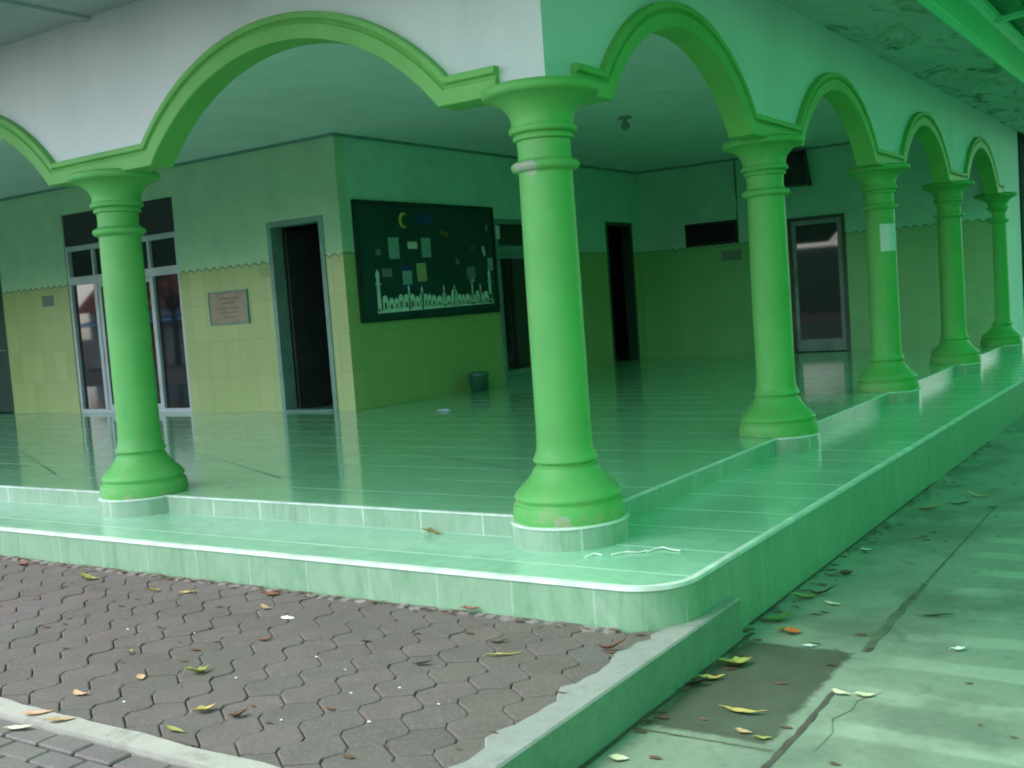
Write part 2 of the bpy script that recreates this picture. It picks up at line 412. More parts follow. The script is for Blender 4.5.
def rag(x0,y0,x1,y1,n,amp):
    out=[]
    for i in range(n):
        t=i/n; nx,ny=-(y1-y0),(x1-x0); L=math.hypot(nx,ny); a=random.uniform(-amp,amp)
        out.append((x0+(x1-x0)*t+nx/L*a, y0+(y1-y0)*t+ny/L*a))
    return out
# upper terrace below the pavers
g = MB(); g.box(-40,1.20,-30,SY+.03,-.69,ZP-.035); struct('paving_bed', g, M['joint'])

def hexpav():
    g = MB(); random.seed(11)
    px,py = .257,.266; r = .5
    for j in range(-1,10):
        for i in range(-44,20):
            cx = -1.5+i*px+j*-.1285*(-1)*(-1)+(.0 if True else 0); cx = -1.506+i*px - j*.1285; cy = -1.10-j*py*.985+.0
            cx += .0
            if cx<-9 or cx>1.30 or cy>SY-.03 or cy<-3.25: continue
            # wavy hexagon
            w=px/2; h=py*.5
            P=[(0,h*1.30),(w,h*.66),(w,-h*.66),(0,-h*1.30),(-w,-h*.66),(-w,h*.66)]
            out=[]
            for k in range(6):
                a=P[k]; b=P[(k+1)%6]
                for t in (0,.25,.5,.75):
                    x=a[0]+(b[0]-a[0])*t; y=a[1]+(b[1]-a[1])*t
                    # the two upright sides are bowed in an s, matching on both sides
                    if k in (1,4): 
                        yy=y/(h*.66); x+= .022*math.sin(yy*PI)
                    out.append((x,y))
            lift=random.uniform(-.003,.003); tx=random.uniform(-.012,.012); ty=random.uniform(-.012,.012); rot=random.uniform(-.03,.03)
            s0,s1,s2=.985,.97,.93
            co,si=math.cos(rot),math.sin(rot)
            n=len(out); V=[]
            for s_,z in ((s0,ZP-.04),(s0,ZP-.012),(s1,ZP-.003),(s2,ZP)):
                for x,y in out:
                    X=(x*co-y*si)*s_; Y=(x*si+y*co)*s_
                    cxx=cx+X; cyy=cy+Y
                    cxx=min(cxx,1.20); cyy=min(max(cyy,-3.13),SY+.02)
                    V.append((cxx,cyy,z+lift+tx*X+ty*Y))
            F=[]
            for q in range(3):
                for k in range(n): F.append((q*n+k,q*n+(k+1)%n,(q+1)*n+(k+1)%n,(q+1)*n+k))
            F.append(list(range(3*n,4*n)))
            g.add(V,F)
    return g
struct('hexagon_paving', hexpav(), M['paver'])
def brickpav():
    g = MB(); random.seed(5)
    L,W=.27,.135
    j=0; y=-3.27
    while y>-6.5:
        x=-6+ (j%2)*L/2
        while x<1.2:
            x1=x+L; z=ZP+random.uniform(-.004,.003)-.012
            a,b=min(x1,1.2)-.008,x+.008
            if a-b>.03: g.bbox(b,a,y-W+.007,y-.007,z-.05,z,.008)
            x=x1
        y-=W; j+=1
    return g
struct('rectangular_paving', brickpav(), M['paver2'])
# thin concrete line between the two pavings
g = MB(); random.seed(21)
n=90; V=[];F=[]
for i in range(n+1):
    x=-9+(10.25)*i/n
    y1=-3.125+.006*math.sin(i*.7)+random.uniform(-.007,.007); y0=-3.262+random.uniform(-.003,.003)
    V += [(x,y0,ZP-.04),(x,y0,ZP+.006),(x,y1-.02,ZP+.010),(x,y1,ZP-.008)]
for i in range(n):
    for k in range(3): F.append((i*4+k,(i+1)*4+k,(i+1)*4+k+1,i*4+k+1))
g.add(V,F); struct('paving_divider', g, M['divider'])
# kerb along the drop: pale ragged top, green stained face
g = MB(); random.seed(9); n=110; V=[];F=[]
for i in range(n+1):
    y=-9+(9-.22)*i/n
    wide=.20 if y<-1.2 else .20-.0*(y+1.2)
    x0=1.27-wide+.025*math.sin(i*.9)+random.uniform(-.025,.025)
    V += [(x0,y,ZP-.012),(x0+.02,y,ZP+.008),(1.262,y,ZP+.010),(1.272,y,ZP)]
for i in range(n):
    for k in range(3): F.append((i*4+k,(i+1)*4+k,(i+1)*4+k+1,i*4+k+1))
g.add(V,F); struct('kerb_top', g, M['kerb'])
g = MB(); V=[];F=[]
for i in range(60):
    y=-9+(9-.22)*i/59
    b=random.uniform(-.012,.012)
    V += [(1.272,y,ZP),(1.273,y,ZP-.1),(1.276+b*.3,y,ZC-.02)]
for i in range(59):
    for k in range(2): F.append((i*3+k,(i+1)*3+k,(i+1)*3+k+1,i*3+k+1))
b=len(V); V += [(1.272,-.22,ZP),(1.16,-.22,ZP),(1.16,-.22,ZC-.02),(1.276,-.22,ZC-.02)]; F.append((b,b+1,b+2,b+3))
g.add(V,F); struct('kerb_face', g, M['kerb_face'])
# pale broken stones squeezed along the foot of the step
g = MB(); random.seed(15); x=-7.0
while x<1.0:
    w=random.uniform(.07,.16); 
    if random.random()<.88:
        cy=SY-.055+random.uniform(-.012,.012); k=random.randint(5,7); hh=random.uniform(.035,.055)
        P=[(x+w/2+ (w/2-.006)*math.cos(2*PI*q/k+.4)*random.uniform(.85,1.05), cy+hh*math.sin(2*PI*q/k+.4)*random.uniform(.8,1.1)) for q in range(k)]
        z=ZP+random.uniform(.003,.010)
        g.prism(P,ZP-.03,z-.005); c=Vector((x+w/2,cy))
        g.prism([(c.x+(p[0]-c.x)*.85,c.y+(p[1]-c.y)*.85) for p in P],z-.006,z)
    x+=w
struct('stone_edging', g, M['rim'])

# ------------------------------------------------------------------ floor and step slabs
cols_xy = [(-2*YS,0),(-YS,0),(0,0)]+[(0,XS*k) for k in (1,2,3,4)]
PR = .39
def floor_outline():
    """outer edge of the floor from far left round the corner to the far right, bulging round each column foot"""
    pts=[(-24,FY)]
    def arc(cx,cy,a0,a1,n=22):
        return [(cx+PR*math.cos(a0+(a1-a0)*i/n), cy+PR*math.sin(a0+(a1-a0)*i/n)) for i in range(n+1)]
    for cx in (-2*YS,-YS):
        a=math.asin(FY/PR); pts+=arc(cx,0,-PI-a,a)      # lower half
    a=math.asin(FY/PR); b=math.acos(FX/PR)
    pts+=arc(0,0,-PI-a,b,34)
    for k in (1,2,3,4):
        pts+=arc(0,XS*k,-b,b)
    pts.append((FX,YEND)); pts.append((FX,30))
    return pts
def arcfix(p): return p
FO = floor_outline()
def step_outline():
    r=.33; pts=[(-24,SY)]
    for i in range(17):
        a=-PI/2+PI/2*i/16; pts.append((SX-r+r*math.cos(a), SY+r+r*math.sin(a)))
    pts.append((SX,30)); return pts
SO = step_outline()
def slab(name, out, z, th, mat):
    g=MB(); poly=out+[(-24,30)]; n=len(poly)
    g.add([(x,y,z) for x,y in poly],[list(range(n))]); return struct(name,g,mat)
def riser(name, out, z0, z1, mat, off=0):
    me=bpy.data.meshes.new(name); V=[];F=[];U=[]; u=off; sub=[]
    for i,(x,y) in enumerate(out):
        if i: u+=math.hypot(x-out[i-1][0],y-out[i-1][1])
        V+=[(x,y,z0),(x,y,z1)]; U.append(u)
    for i in range(len(out)-1): F.append((2*i,2*i+2,2*i+3,2*i+1))
    me.from_pydata(V,[],F); uv=me.uv_layers.new(name='run')
    for p in me.polygons:
        for li,vi in zip(p.loop_indices,p.vertices): uv.data[li].uv=(U[vi//2],V[vi][2])
        p.use_smooth=False
    me.materials.append(mat); o=bpy.data.objects.new(name,me); COL.objects.link(o); tag(o,kind='structure'); return o
def offset_poly(out, d):
    res=[]
    for i,(x,y) in enumerate(out):
        a=Vector(out[max(i-1,0)]); b=Vector(out[min(i+1,len(out)-1)]); t=(b-a).normalized()
        res.append((x+t.y*d, y-t.x*d))
    return res
def nosing(name,out,z,w,h,mat):
    """a thin rounded strip capping the tile edge"""
    g=MB(); o1=offset_poly(out,.008); o0=offset_poly(out,-w); n=len(out); V=[];F=[]
    for i in range(n):
        V+=[(o0[i][0],o0[i][1],z+.001),(o0[i][0],o0[i][1],z+.004),(o1[i][0],o1[i][1],z+.002),(o1[i][0],o1[i][1],z-h)]
    for i in range(n-1):
        for k in range(3): F.append((i*4+k,(i+1)*4+k,(i+1)*4+k+1,i*4+k+1))
    g.add(V,F); return struct(name,g,mat)
slab('floor', FO, 0, .15, M['floor']); riser('floor_riser', FO, Z1, -.0005, M['riser'], .18)
nosing('floor_edge', FO, 0, .016, .010, M['nosing'])
slab('step', SO, Z1, .4, M['tread']); riser('step_riser', SO, -.70, Z1-.0005, M['riser2'], -.02)
nosing('step_edge', SO, Z1, .030, .022, M['nosing'])
# long thin dark diagonal strips lying on the polished floor
g=MB()
for (a,b) in (((-9.46,1.945),(-6.6,.571)),((-5.946,1.993),(-3.62,.881)),((-4.66,3.09),(-1.47,1.641))):
    a=Vector(a);b=Vector(b);d=(b-a).normalized();nn=Vector((-d.y,d.x))*.006
    g.add([(*(a+nn*.4),.003),(*(a-nn*.4),.003),(*(b-nn),.003),(*(b+nn),.003)],[(0,1,2,3)])
struct('floor_dark_lines', g, M['joint'])

# ------------------------------------------------------------------ columns
def smooth_prof(ctrl, sub=5):
    out=[]
    for i in range(len(ctrl)-1):
        p0=ctrl[max(i-1,0)];p1=ctrl[i];p2=ctrl[i+1];p3=ctrl[min(i+2,len(ctrl)-1)]
        for k in range(sub):
            t=k/sub
            out.append(tuple(.5*((2*p1[j])+(-p0[j]+p2[j])*t+(2*p0[j]-5*p1[j]+4*p2[j]-p3[j])*t*t+(-p0[j]+3*p1[j]-3*p2[j]+p3[j])*t**3) for j in (0,1)))
    out.append(ctrl[-1]); return out
def make_column():
    root=thing('column','green column','column')
    b=MB()
    b.lathe([(.372,.002),(.378,.03),(.372,.09),(.366,.112)],64,caps=False)
    b.lathe([(.366,.112),(.345,.118),(.343,.130),(.350,.142)],64,caps=False)
    b.lathe(smooth_prof([(.350,.142),(.357,.158),(.350,.178),(.318,.215),(.270,.262),(.232,.312),(.212,.352)]),64,caps=False)
    b.lathe([(.212,.352),(.196,.356),(.194,.372),(.208,.380)],64,caps=False)
    b.lathe(smooth_prof([(.208,.380),(.218,.392),(.214,.408),(.196,.445),(.186,.50)]),64,caps=False)
    obj('base',b,M['col'],root)
    s=MB(); s.lathe([(.186,.4985),(.1835,.62),(.1835,1.1),(.182,1.6),(.179,2.0),(.176,2.275)],64,caps=False)
    obj('shaft',s,M['col'],root)
    c=MB()
    c.lathe([(.176,2.2735),(.180,2.285)],64,caps=False)
    c.lathe(smooth_prof([(.180,2.285),(.205,2.292),(.224,2.312),(.222,2.338),(.200,2.352),(.176,2.364)]),64,caps=False)
    c.lathe([(.176,2.364),(.174,2.40),(.176,2.485)],64,caps=False)
    c.lathe(smooth_prof([(.176,2.485),(.196,2.490),(.200,2.505),(.192,2.520),(.188,2.528)]),64,caps=False)
    c.lathe(smooth_prof([(.188,2.528),(.214,2.534),(.224,2.552),(.218,2.572),(.206,2.580)]),64,caps=False)
    c.lathe(smooth_prof([(.206,2.580),(.206,2.62),(.222,2.665),(.262,2.712),(.318,2.745),(.352,2.756)]),64,caps=False)
    c.lathe(smooth_prof([(.352,2.756),(.378,2.768),(.388,2.792),(.380,2.818),(.352,2.832)]),64,caps=False)
    c.lathe([(.352,2.832),(.001,2.834)],64,caps=False)
    obj('capital',c,M['col'],root)
    return root
col_labels=[
 ((-YS,0),'green round column standing left of the corner in front of the glazed doors'),
 ((0,0),'largest pale green column at the outer corner of the porch with chipped lower ring'),
 ((0,XS),'green column next to the corner on the right, with louvre window behind it'),
 ((0,2*XS),'green column with a white paper notice taped near its top'),
 ((0,3*XS),'thin far green column, second from the end of the right arcade'),
 ((0,4*XS),'smallest farthest green column at the end of the right arcade')]
proto=make_column()
for i,((x,y),lab) in enumerate(col_labels):
    c = proto if i==0 else copy_tree(proto)
    c.location=(x,y,0); c.rotation_euler=(0,0,i*.7); tag(c,lab,'column','turned green columns of the arcade')

# ------------------------------------------------------------------ arcades
T0,T1=-.12,.14   # outer / inner planes relative to the column line (outside negative)
def arcade_curve(s0,s1,inner_hw,apex,zi=2.815,n=40):
    """inner edge of the opening between columns at s0 and s1: flat imposts, then a segmental arc"""
    c=(s0+s1)/2; rise=apex-zi; R=(inner_hw**2+rise**2)/(2*rise); zc=apex-R; a=math.asin(inner_hw/R)
    pts=[]
    for i in range(n+1):
        t=-a+2*a*i/n; pts.append((c+R*math.sin(t), zc+R*math.cos(t)))
    return pts
def wallmap(side):
    # side 'L': s runs along x, outside is -y ; side 'R': s runs along y, outside is +x
    if side=='L': return lambda s,d,z: (s, -d, z)
    return lambda s,d,z: (d, s, z)
def build_arcade(wmat, side, stations, hw, apex, label, corner_first, s_end0, s_end1):
    mp=wallmap(side); root=thing('arcade_wall',label,'wall')
    w=MB(); dO,dI=.12,-.045; zb=2.835; ztop=CEIL
    # profile of underside across whole length
    low=[(s_end0,zb)]
    for a,b in zip(stations[:-1],stations[1:]):
        c=arcade_curve(a,b,hw,apex,zb); low+=c
    low.append((s_end1,zb))
    low=sorted(low,key=lambda p:p[0])
    n=len(low); V=[]
    for s,z in low: V+=[mp(s,dO,z),mp(s,dO,ztop),mp(s,dI,z),mp(s,dI,ztop)]
    F=[]
    for i in range(n-1):
        a=4*i;b=4*(i+1); F+=[(a,b,b+1,a+1),(a+2,a+3,b+3,b+2),(a,a+2,b+2,b)]
    F+=[(0,1,3,2),(4*(n-1),4*(n-1)+2,4*(n-1)+3,4*(n-1)+1)]
    w.add(V,F); obj('wall_face',w,wmat,root)
    # mouldings
    prof=[(.0,-.065),(.0,.165),(.006,.172),(.105,.172),(.112,.160),(.130,.152),(.138,.160),(.142,.178),(.150,.184),(.180,.184),(.190,.178),(.194,.118)]
    for (a,b) in zip(stations[:-1],stations[1:]):
        arc=arcade_curve(a,b,hw,apex,2.80)
        # imposts reach the middle of each column, except beside the corner where they stop short
        L0=a+(.21 if (corner_first and a==stations[0]) else 0); L1=b-(.23 if (not corner_first and b==stations[-1]) else 0)
        path=[(L0,2.80)]+arc+[(L1,2.80)]
        g=MB(); m=len(path); V=[];F=[]; P=[Vector(p) for p in path]
        offs=[]
        for i in range(m):
            if i==0: nn=Vector((0,1)); k=1
            elif i==m-1: nn=Vector((0,1)); k=1
            else:
                t0=(P[i]-P[i-1]).normalized(); t1=(P[i+1]-P[i]).normalized()
                n0=Vector((-t0.y,t0.x)); n1=Vector((-t1.y,t1.x)); nn=(n0+n1).normalized(); k=1/max(.3,nn.dot(n0))
            offs.append(nn*k)
        for i in range(m):
            for (nd,dd) in prof:
                q=P[i]+offs[i]*nd; V.append(mp(q.x,dd,q.y))
        K=len(prof)
        for i in range(m-1):
            for k in range(K-1): F.append((i*K+k,(i+1)*K+k,(i+1)*K+k+1,i*K+k+1))
        F.append(list(range(K))); F.append([ (m-1)*K+k for k in range(K)][::-1])
        g.add(V,F)
        obj('arch_moulding',g,M['trim'],root)
    return root
build_arcade(M['wall_white'],'L',[-3*YS,-2*YS,-YS,0],1.50,3.51,'white front arcade wall above the left columns, facing the paved yard',False,-24,.12)
# right arcade, then solid wall to the end
rw=build_arcade(M['wall_mint'],'R',[0,XS,2*XS,3*XS,4*XS],1.325,3.50,'white right arcade wall with four narrow-looking arches running into the distance',True,.0455,YEND)
g=MB(); g.box(-.044,.12,4*XS+.02,YEND,0.001,2.834); obj('wall_pier',g,M['wall_mint'],rw)

# ------------------------------------------------------------------ ceiling, eaves
g=MB(); g.box(-24,-.0452,.0452,30,CEIL,CEIL+.15)
struct('ceiling',g,M['ceil'])
EX=1.19; EYF=-2.9
g=MB()
g.add([(-.6,EYF,CEIL),(EX,EYF,CEIL),(EX,30,CEIL),(.115,30,CEIL),(.115,-.115,CEIL),(-.6,-.115,CEIL)],[(0,1,2,3,4,5)])
g.add([(-24,EYF,CEIL+.5),(EX,EYF,CEIL+.5),(EX,30,CEIL+.5),(-24,30,CEIL+.5)],[(0,1,2,3)])
struct('eave_soffit',g,M['soffit'])
g=MB(); g.add([(-24,EYF,CEIL),(-.6,EYF,CEIL),(-.6,-.115,CEIL),(-24,-.115,CEIL)],[(0,1,2,3)]); g.box(-4.46,-4.36,EYF+.02,-.13,CEIL-.03,CEIL-.002)
struct('front_soffit',g,M['soffit_front'])
fa=thing('eave_fascia','bright green eave board with stepped lip above the right arcade','eave',(EX,0,CEIL))
g=MB()
pf=[(0,-.045),(.02,-.05),(.03,-.045),(.035,.03),(.05,.04),(.055,.36),(.09,.40),(.14,.42),(.15,.47),(.10,.50),(0,.50)]
n=len(pf); V=[];F=[]
for y in (EYF-.055,30):
    V+=[(p[0],y,p[1]) for p in pf]
for k in range(n): F.append((k,(k+1)%n,n+(k+1)%n,n+k))
F+=[list(range(n)),list(range(n,2*n))[::-1]]
g.add(V,F); obj('board',g,M['fascia'],fa)
g=MB()
V=[];F=[]
for x in (-25.2,.055):
    V+=[(x,EYF-p[0],p[1]) for p in pf]
for k in range(n): F.append((k,(k+1)%n,n+(k+1)%n,n+k))
F+=[list(range(n)),list(range(n,2*n))[::-1]]
g.add(V,F); obj('board',g,M['fascia'],fa)
# green translucent roof over the side path
ca=thing('canopy_roof','green corrugated translucent roof sheets seen past the eave at top right','roof',(EX,0,CEIL+.5))
g=MB(); V=[];F=[]; nx=90
CY0,CY1=-10,30
for i in range(nx+1):
    x=1.99+6.7*i/nx; z=.06+.10*x+.03*math.cos(i*PI)
    V+=[(x,CY0,z),(x,CY1,z)]
for i in range(nx): F.append((2*i,2*i+2,2*i+3,2*i+1))
g.add(V,F,True); obj('sheet',g,M['canopy'],ca)
g=MB(); g.box(.101,2.0,CY0,CY1,.06,.12); g.box(-.3,.10,EYF,CY1,.002,.12)
for q in (.35,.62,.9,1.2): g.box(q,q+.07,CY0,CY1,.0,.058)
obj('gutter',g,M['gutter'],ca)
for x in (2.1,3.0,4.6,6.2,7.8):
    g=MB(); z=.06+.10*x; g.box(x-.04,x+.04,CY0,CY1,z-.15,z-.04); obj('purlin',g,M['fascia'],ca)
for y in (-9,-3,3,9,15,21,27):
    g=MB(); g.add([(.1,y-.05,-.14),(8.6,y-.05,.76),(8.6,y+.05,.76),(.1,y+.05,-.14),(.1,y-.05,-.08),(8.6,y-.05,.77),(8.6,y+.05,.77),(.1,y+.05,-.08)],[(0,1,2,3),(4,5,6,7),(0,1,5,4),(2,3,7,6),(1,2,6,5),(0,3,7,4)])
    obj('rafter',g,M['fascia'],ca)
# added unseen green wall: shuts off the low sky, bounces green light
g=MB(); g.box(9.2,9.4,-10,30,-.69,5.5); tag(obj('sky_block_wall',g,M['blockwall']),'added unseen green wall blocking low sky beside the side-path roof','wall')

# ------------------------------------------------------------------ interior walls
def wall_openings(name,axis,plane,th,s0,s1,z1,ops,mat,label):
    """axis 0: wall runs along x at y=plane (thickness to +y); axis 1: runs along y at x=plane (thickness to -x)"""
    g=MB()
    def bx(a,b,za,zb):
        if b-a<1e-4 or zb-za<1e-4: return
        if axis==0: g.box(a,b,plane,plane+th,za,zb)
        else: g.box(plane-th,plane,a,b,za,zb)
    cur=s0
    for a,b,za,zb in sorted(ops):
        bx(cur,a,.001,z1); bx(a,b,.001,za); bx(a,b,zb,z1); cur=b
    bx(cur,s1,.001,z1)
    return tag(obj(name,g,mat),label,'wall')
WY,WX,BY=6.08,-7.33,15.9
wall_openings('lobby_wall',0,WY,.22,-24,WX,CEIL-.001,[(-17.5,-16.24,0,2.97),(-14.13,-11.02,0,3.64),(-8.87,-7.68,0,2.98)],M['int_x'],'cream-tiled lobby wall holding the glazed doors and an open doorway')
wall_openings('side_wall',1,WX-.0025,.22,WY+.2225,BY+3,CEIL-.002,[(10.12,12.55,0,2.99),(14.30,15.50,0,3.02)],M['int_y'],'shaded green side wall carrying the notice board')
wall_openings('back_wall',0,BY,.22,WX,-.046,CEIL-.003,[(-3.95,-2.77,0,2.77)],M['int_back'],'dim tiled back wall with louvre and glass door at the far end')
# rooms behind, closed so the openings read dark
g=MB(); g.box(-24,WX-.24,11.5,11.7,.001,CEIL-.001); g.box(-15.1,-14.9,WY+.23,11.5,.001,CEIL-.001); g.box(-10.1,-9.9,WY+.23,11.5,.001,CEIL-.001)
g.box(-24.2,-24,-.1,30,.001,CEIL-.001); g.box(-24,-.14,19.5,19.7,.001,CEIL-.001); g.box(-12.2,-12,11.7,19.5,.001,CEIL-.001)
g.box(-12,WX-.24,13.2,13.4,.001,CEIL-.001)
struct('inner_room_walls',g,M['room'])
# dark strip standing in for the shadow line where ceiling meets wall
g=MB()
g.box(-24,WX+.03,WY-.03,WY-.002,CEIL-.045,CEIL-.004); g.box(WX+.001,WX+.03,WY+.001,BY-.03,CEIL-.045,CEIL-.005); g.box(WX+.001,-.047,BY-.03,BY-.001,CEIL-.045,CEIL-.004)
struct('ceiling_shadow_line',g,M['frame_teal'])
# ---- doors and windows
def rect_frame(g,axis,plane,s0,s1,z0,z1,w,d0,d1,bottom=True):
    def bx(a,b,za,zb):
        if axis==0: g.box(a,b,plane+d0,plane+d1,za,zb)
        else: g.box(plane-d1,plane-d0,a,b,za,zb)
    bx(s0,s0+w,z0,z1); bx(s1-w,s1,z0,z1); bx(s0+w,s1-w,z1-w,z1)
    if bottom: bx(s0+w,s1-w,z0,z0+w)
def bxa(g,axis,plane,a,b,d0,d1,za,zb):
    if axis==0: g.box(a,b,plane+d0,plane+d1,za,zb)
    else: g.box(plane-d1,plane-d0,a,b,za,zb)
# glazed lobby doors
x0,x1=-14.13,-11.02
W=thing('glazed_entrance','grey-framed glazed sliding doors with dark upper panels behind the left column','door',((x0+x1)/2,WY,0))
ox=(x0+x1)/2
def loc(g,cx,cy,cz=0): g.v=[(v[0]-cx,v[1]-cy,v[2]-cz) for v in g.v]; return g
g=MB()
rect_frame(g,0,WY,x0+.003,x1-.003,.002,3.637,.07,.02,.16)
bxa(g,0,WY,x0+.073,x1-.073,.022,.158,2.97,3.06); bxa(g,0,WY,x0+.073,x1-.073,.022,.158,2.36,2.50)
for xm in (x0+.78,x1-.78): bxa(g,0,WY,xm-.045,xm+.045,.024,.156,.072,2.359); bxa(g,0,WY,xm-.03,xm+.03,.024,.156,2.501,2.969)
bxa(g,0,WY,ox-.03,ox+.03,.024,.156,2.501,2.969)
obj('frame',loc(g,ox,WY),M['frame_white'],W)
g=MB(); bxa(g,0,WY,x0+.05,x1-.05,.0,.12,3.065,3.63); obj('top_panel',loc(g,ox,WY),M['dark'],W)
xs=[x0+.07,x0+.78,ox,x1-.78,x1-.07]
for i in range(4):
    g=MB(); bxa(g,0,WY,xs[i]+.03,xs[i+1]-.03,.08,.09,2.501,2.969); obj('transom_glass',loc(g,ox,WY),M['glass'],W)
for i in (0,3):
    g=MB(); bxa(g,0,WY,xs[i]+(.0 if i==0 else .046),xs[i+1]-(.046 if i==0 else 0),.08,.09,.072,2.359); obj('side_glass',loc(g,ox,WY),M['glass'],W)
for i,(a,b,d) in enumerate(((xs[1]+.05,ox+.02,.06),(ox-.02,xs[3]-.05,.11))):
    g=MB(); rect_frame(g,0,WY,a,b,.075,2.355,.075,d-.02,d+.02); lf=obj('sliding_leaf',loc(g,ox,WY),M['frame_white'],W)
    g=MB(); bxa(g,0,WY,a+.076,b-.076,d-.004,d+.004,.152,2.278); obj('pane',loc(g,ox,WY),M['glass'],lf)
    g=MB(); hx=(b-.04 if i==0 else a+.04); g.box(hx-.012,hx+.012,WY+d-.05,WY+d-.021,1.05,1.35); obj('handle',loc(g,ox,WY),M['frame_dark'],lf)
# open doorway in the lobby wall
D=thing('open_doorway','dark open doorway with pale teal frame right of the glazed doors','door',(-8.275,WY,0))
g=MB(); rect_frame(g,0,WY,-8.868,-7.682,.002,2.977,.085,-.015,.235,False); obj('frame',loc(g,-8.275,WY),M['frame_teal'],D)
g=MB(); g.bbox(-8.765,-8.72,WY+.24,WY+1.25,.02,2.86,.008); lf=obj('door_leaf',loc(g,-8.275,WY),M['wood'],D)
g=MB(); g.tube([(-8.715,WY+1.1,1.25),(-8.66,WY+1.1,1.25),(-8.66,WY+.95,1.25)],.014); obj('handle',loc(g,-8.275,WY),M['frame_grey'],lf)
g=MB(); g.bbox(-8.78,-7.77,WY-.03,WY+.24,.003,.03,.006); obj('threshold',loc(g,-8.275,WY),M['frame_teal'],D)
# far left doorway
D=thing('dark_doorway','dark doorway cut off by the left edge of the photo','door',(-16.87,WY,0))
g=MB(); rect_frame(g,0,WY,-17.498,-16.242,.002,2.967,.06,-.01,.235,False); obj('frame',loc(g,-16.87,WY),M['frame_dark'],D)
g=MB(); g.bbox(-17.42,-16.33,WY+.1,WY+.15,.02,2.88,.008); lf=obj('door_leaf',loc(g,-16.87,WY),M['frame_dark'],D)
g=MB(); g.tube([(-16.45,WY+.1,1.25),(-16.45,WY+.04,1.25),(-16.57,WY+.04,1.25)],.014); obj('handle',loc(g,-16.87,WY),M['frame_grey'],lf)
# side wall double door right of the board
PX=WX-.0025
D=thing('glazed_side_entrance','teal-framed glazed door beside the notice board, mostly behind the corner column','door',(PX,11.335,0))
g=MB(); rect_frame(g,1,PX,10.122,12.548,.002,2.987,.09,-.02,.16,False); bxa(g,1,PX,10.212,12.458,-.018,.158,2.38,2.50); bxa(g,1,PX,11.30,11.37,.0,.14,.12,2.379)
bxa(g,1,PX,10.212,12.458,.0,.14,.004,.12)
obj('frame',loc(g,PX,11.335),M['frame_teal'],D)
for a,b in ((10.212,11.30),(11.37,12.458)):
    g=MB(); rect_frame(g,1,PX,a+.004,b-.004,.124,2.376,.10,.04,.09); lf=obj('door_leaf',loc(g,PX,11.335),M['frame_teal'],D)
    g=MB(); bxa(g,1,PX,a+.105,b-.105,.06,.07,.226,2.274); obj('pane',loc(g,PX,11.335),M['glass'],lf)
g=MB(); bxa(g,1,PX,10.213,12.457,.06,.07,2.502,2.895); obj('transom_glass',loc(g,PX,11.335),M['glass'],D)
# tall doorway near inner corner
D=thing('tall_doorway','narrow dark doorway near the inner corner of the side wall','door',(PX,14.9,0))
g=MB(); rect_frame(g,1,PX,14.302,15.498,.002,3.017,.07,-.012,.23,False); obj('frame',loc(g,PX,14.9),M['frame_dark'],D)
g=MB(); g.bbox(PX-1.1,PX-.24,14.34,14.385,.02,2.94,.008); lf=obj('door_leaf',loc(g,PX,14.9),M['frame_grey'],D)
g=MB(); g.tube([(PX-1.0,14.39,1.25),(PX-1.0,14.45,1.25),(PX-.88,14.45,1.25)],.014); obj('handle',loc(g,PX,14.9),M['frame_grey'],lf)
# far glass door
D=thing('far_glass_door','dark glass door with grey frame on the back wall between two right columns','door',(-3.36,BY,0))
g=MB(); rect_frame(g,0,BY,-3.948,-2.772,.002,2.767,.07,-.03,.16,False); obj('frame',loc(g,-3.36,BY),M['frame_dark'],D)
g=MB(); rect_frame(g,0,BY,-3.874,-2.846,.02,2.693,.085,.0,.06); bxa(g,0,BY,-3.788,-2.932,.0,.06,.106,.26); lf=obj('door_leaf',loc(g,-3.36,BY),M['frame_grey'],D)
g=MB(); bxa(g,0,BY,-3.788,-2.932,.02,.03,.262,2.607); obj('pane',loc(g,-3.36,BY),M['glass'],lf)
g=MB(); g.bbox(-3.86,-3.80,BY-.06,BY-.001,1.35,1.72,.008); obj('handle',loc(g,-3.36,BY),M['paper_dim'],lf)
# louvre
D=thing('louvre_window','black slatted louvre window high on the dim back wall','window',(-5.62,BY,2.38))
g=MB(); rect_frame(g,0,BY,-6.22,-5.02,2.38,2.87,.045,-.05,-.002); obj('frame',loc(g,-5.62,BY,2.38),M['black'],D)
g=MB(); bxa(g,0,BY,-6.175,-5.065,-.012,-.003,2.425,2.825)
for k in range(7):
    z=2.45+k*.055; g.add([(-6.17,BY-.045,z),(-5.07,BY-.045,z),(-5.07,BY-.015,z+.04),(-6.17,BY-.015,z+.04),(-6.17,BY-.045,z-.006),(-5.07,BY-.045,z-.006),(-5.07,BY-.015,z+.034),(-6.17,BY-.015,z+.034)],[(0,1,2,3),(4,5,6,7),(0,1,5,4),(2,3,7,6)])
obj('slats',loc(g,-5.62,BY,2.38),M['black'],D)
# cable conduit down the back wall
g=MB(); g.tube([(-5.02,BY-.02,4.12),(-5.015,BY-.02,3.5),(-5.02,BY-.02,2.88)],.014); tag(obj('cable_conduit',g,M['frame_dark']),'thin vertical conduit running down to the black louvre window','pipe')
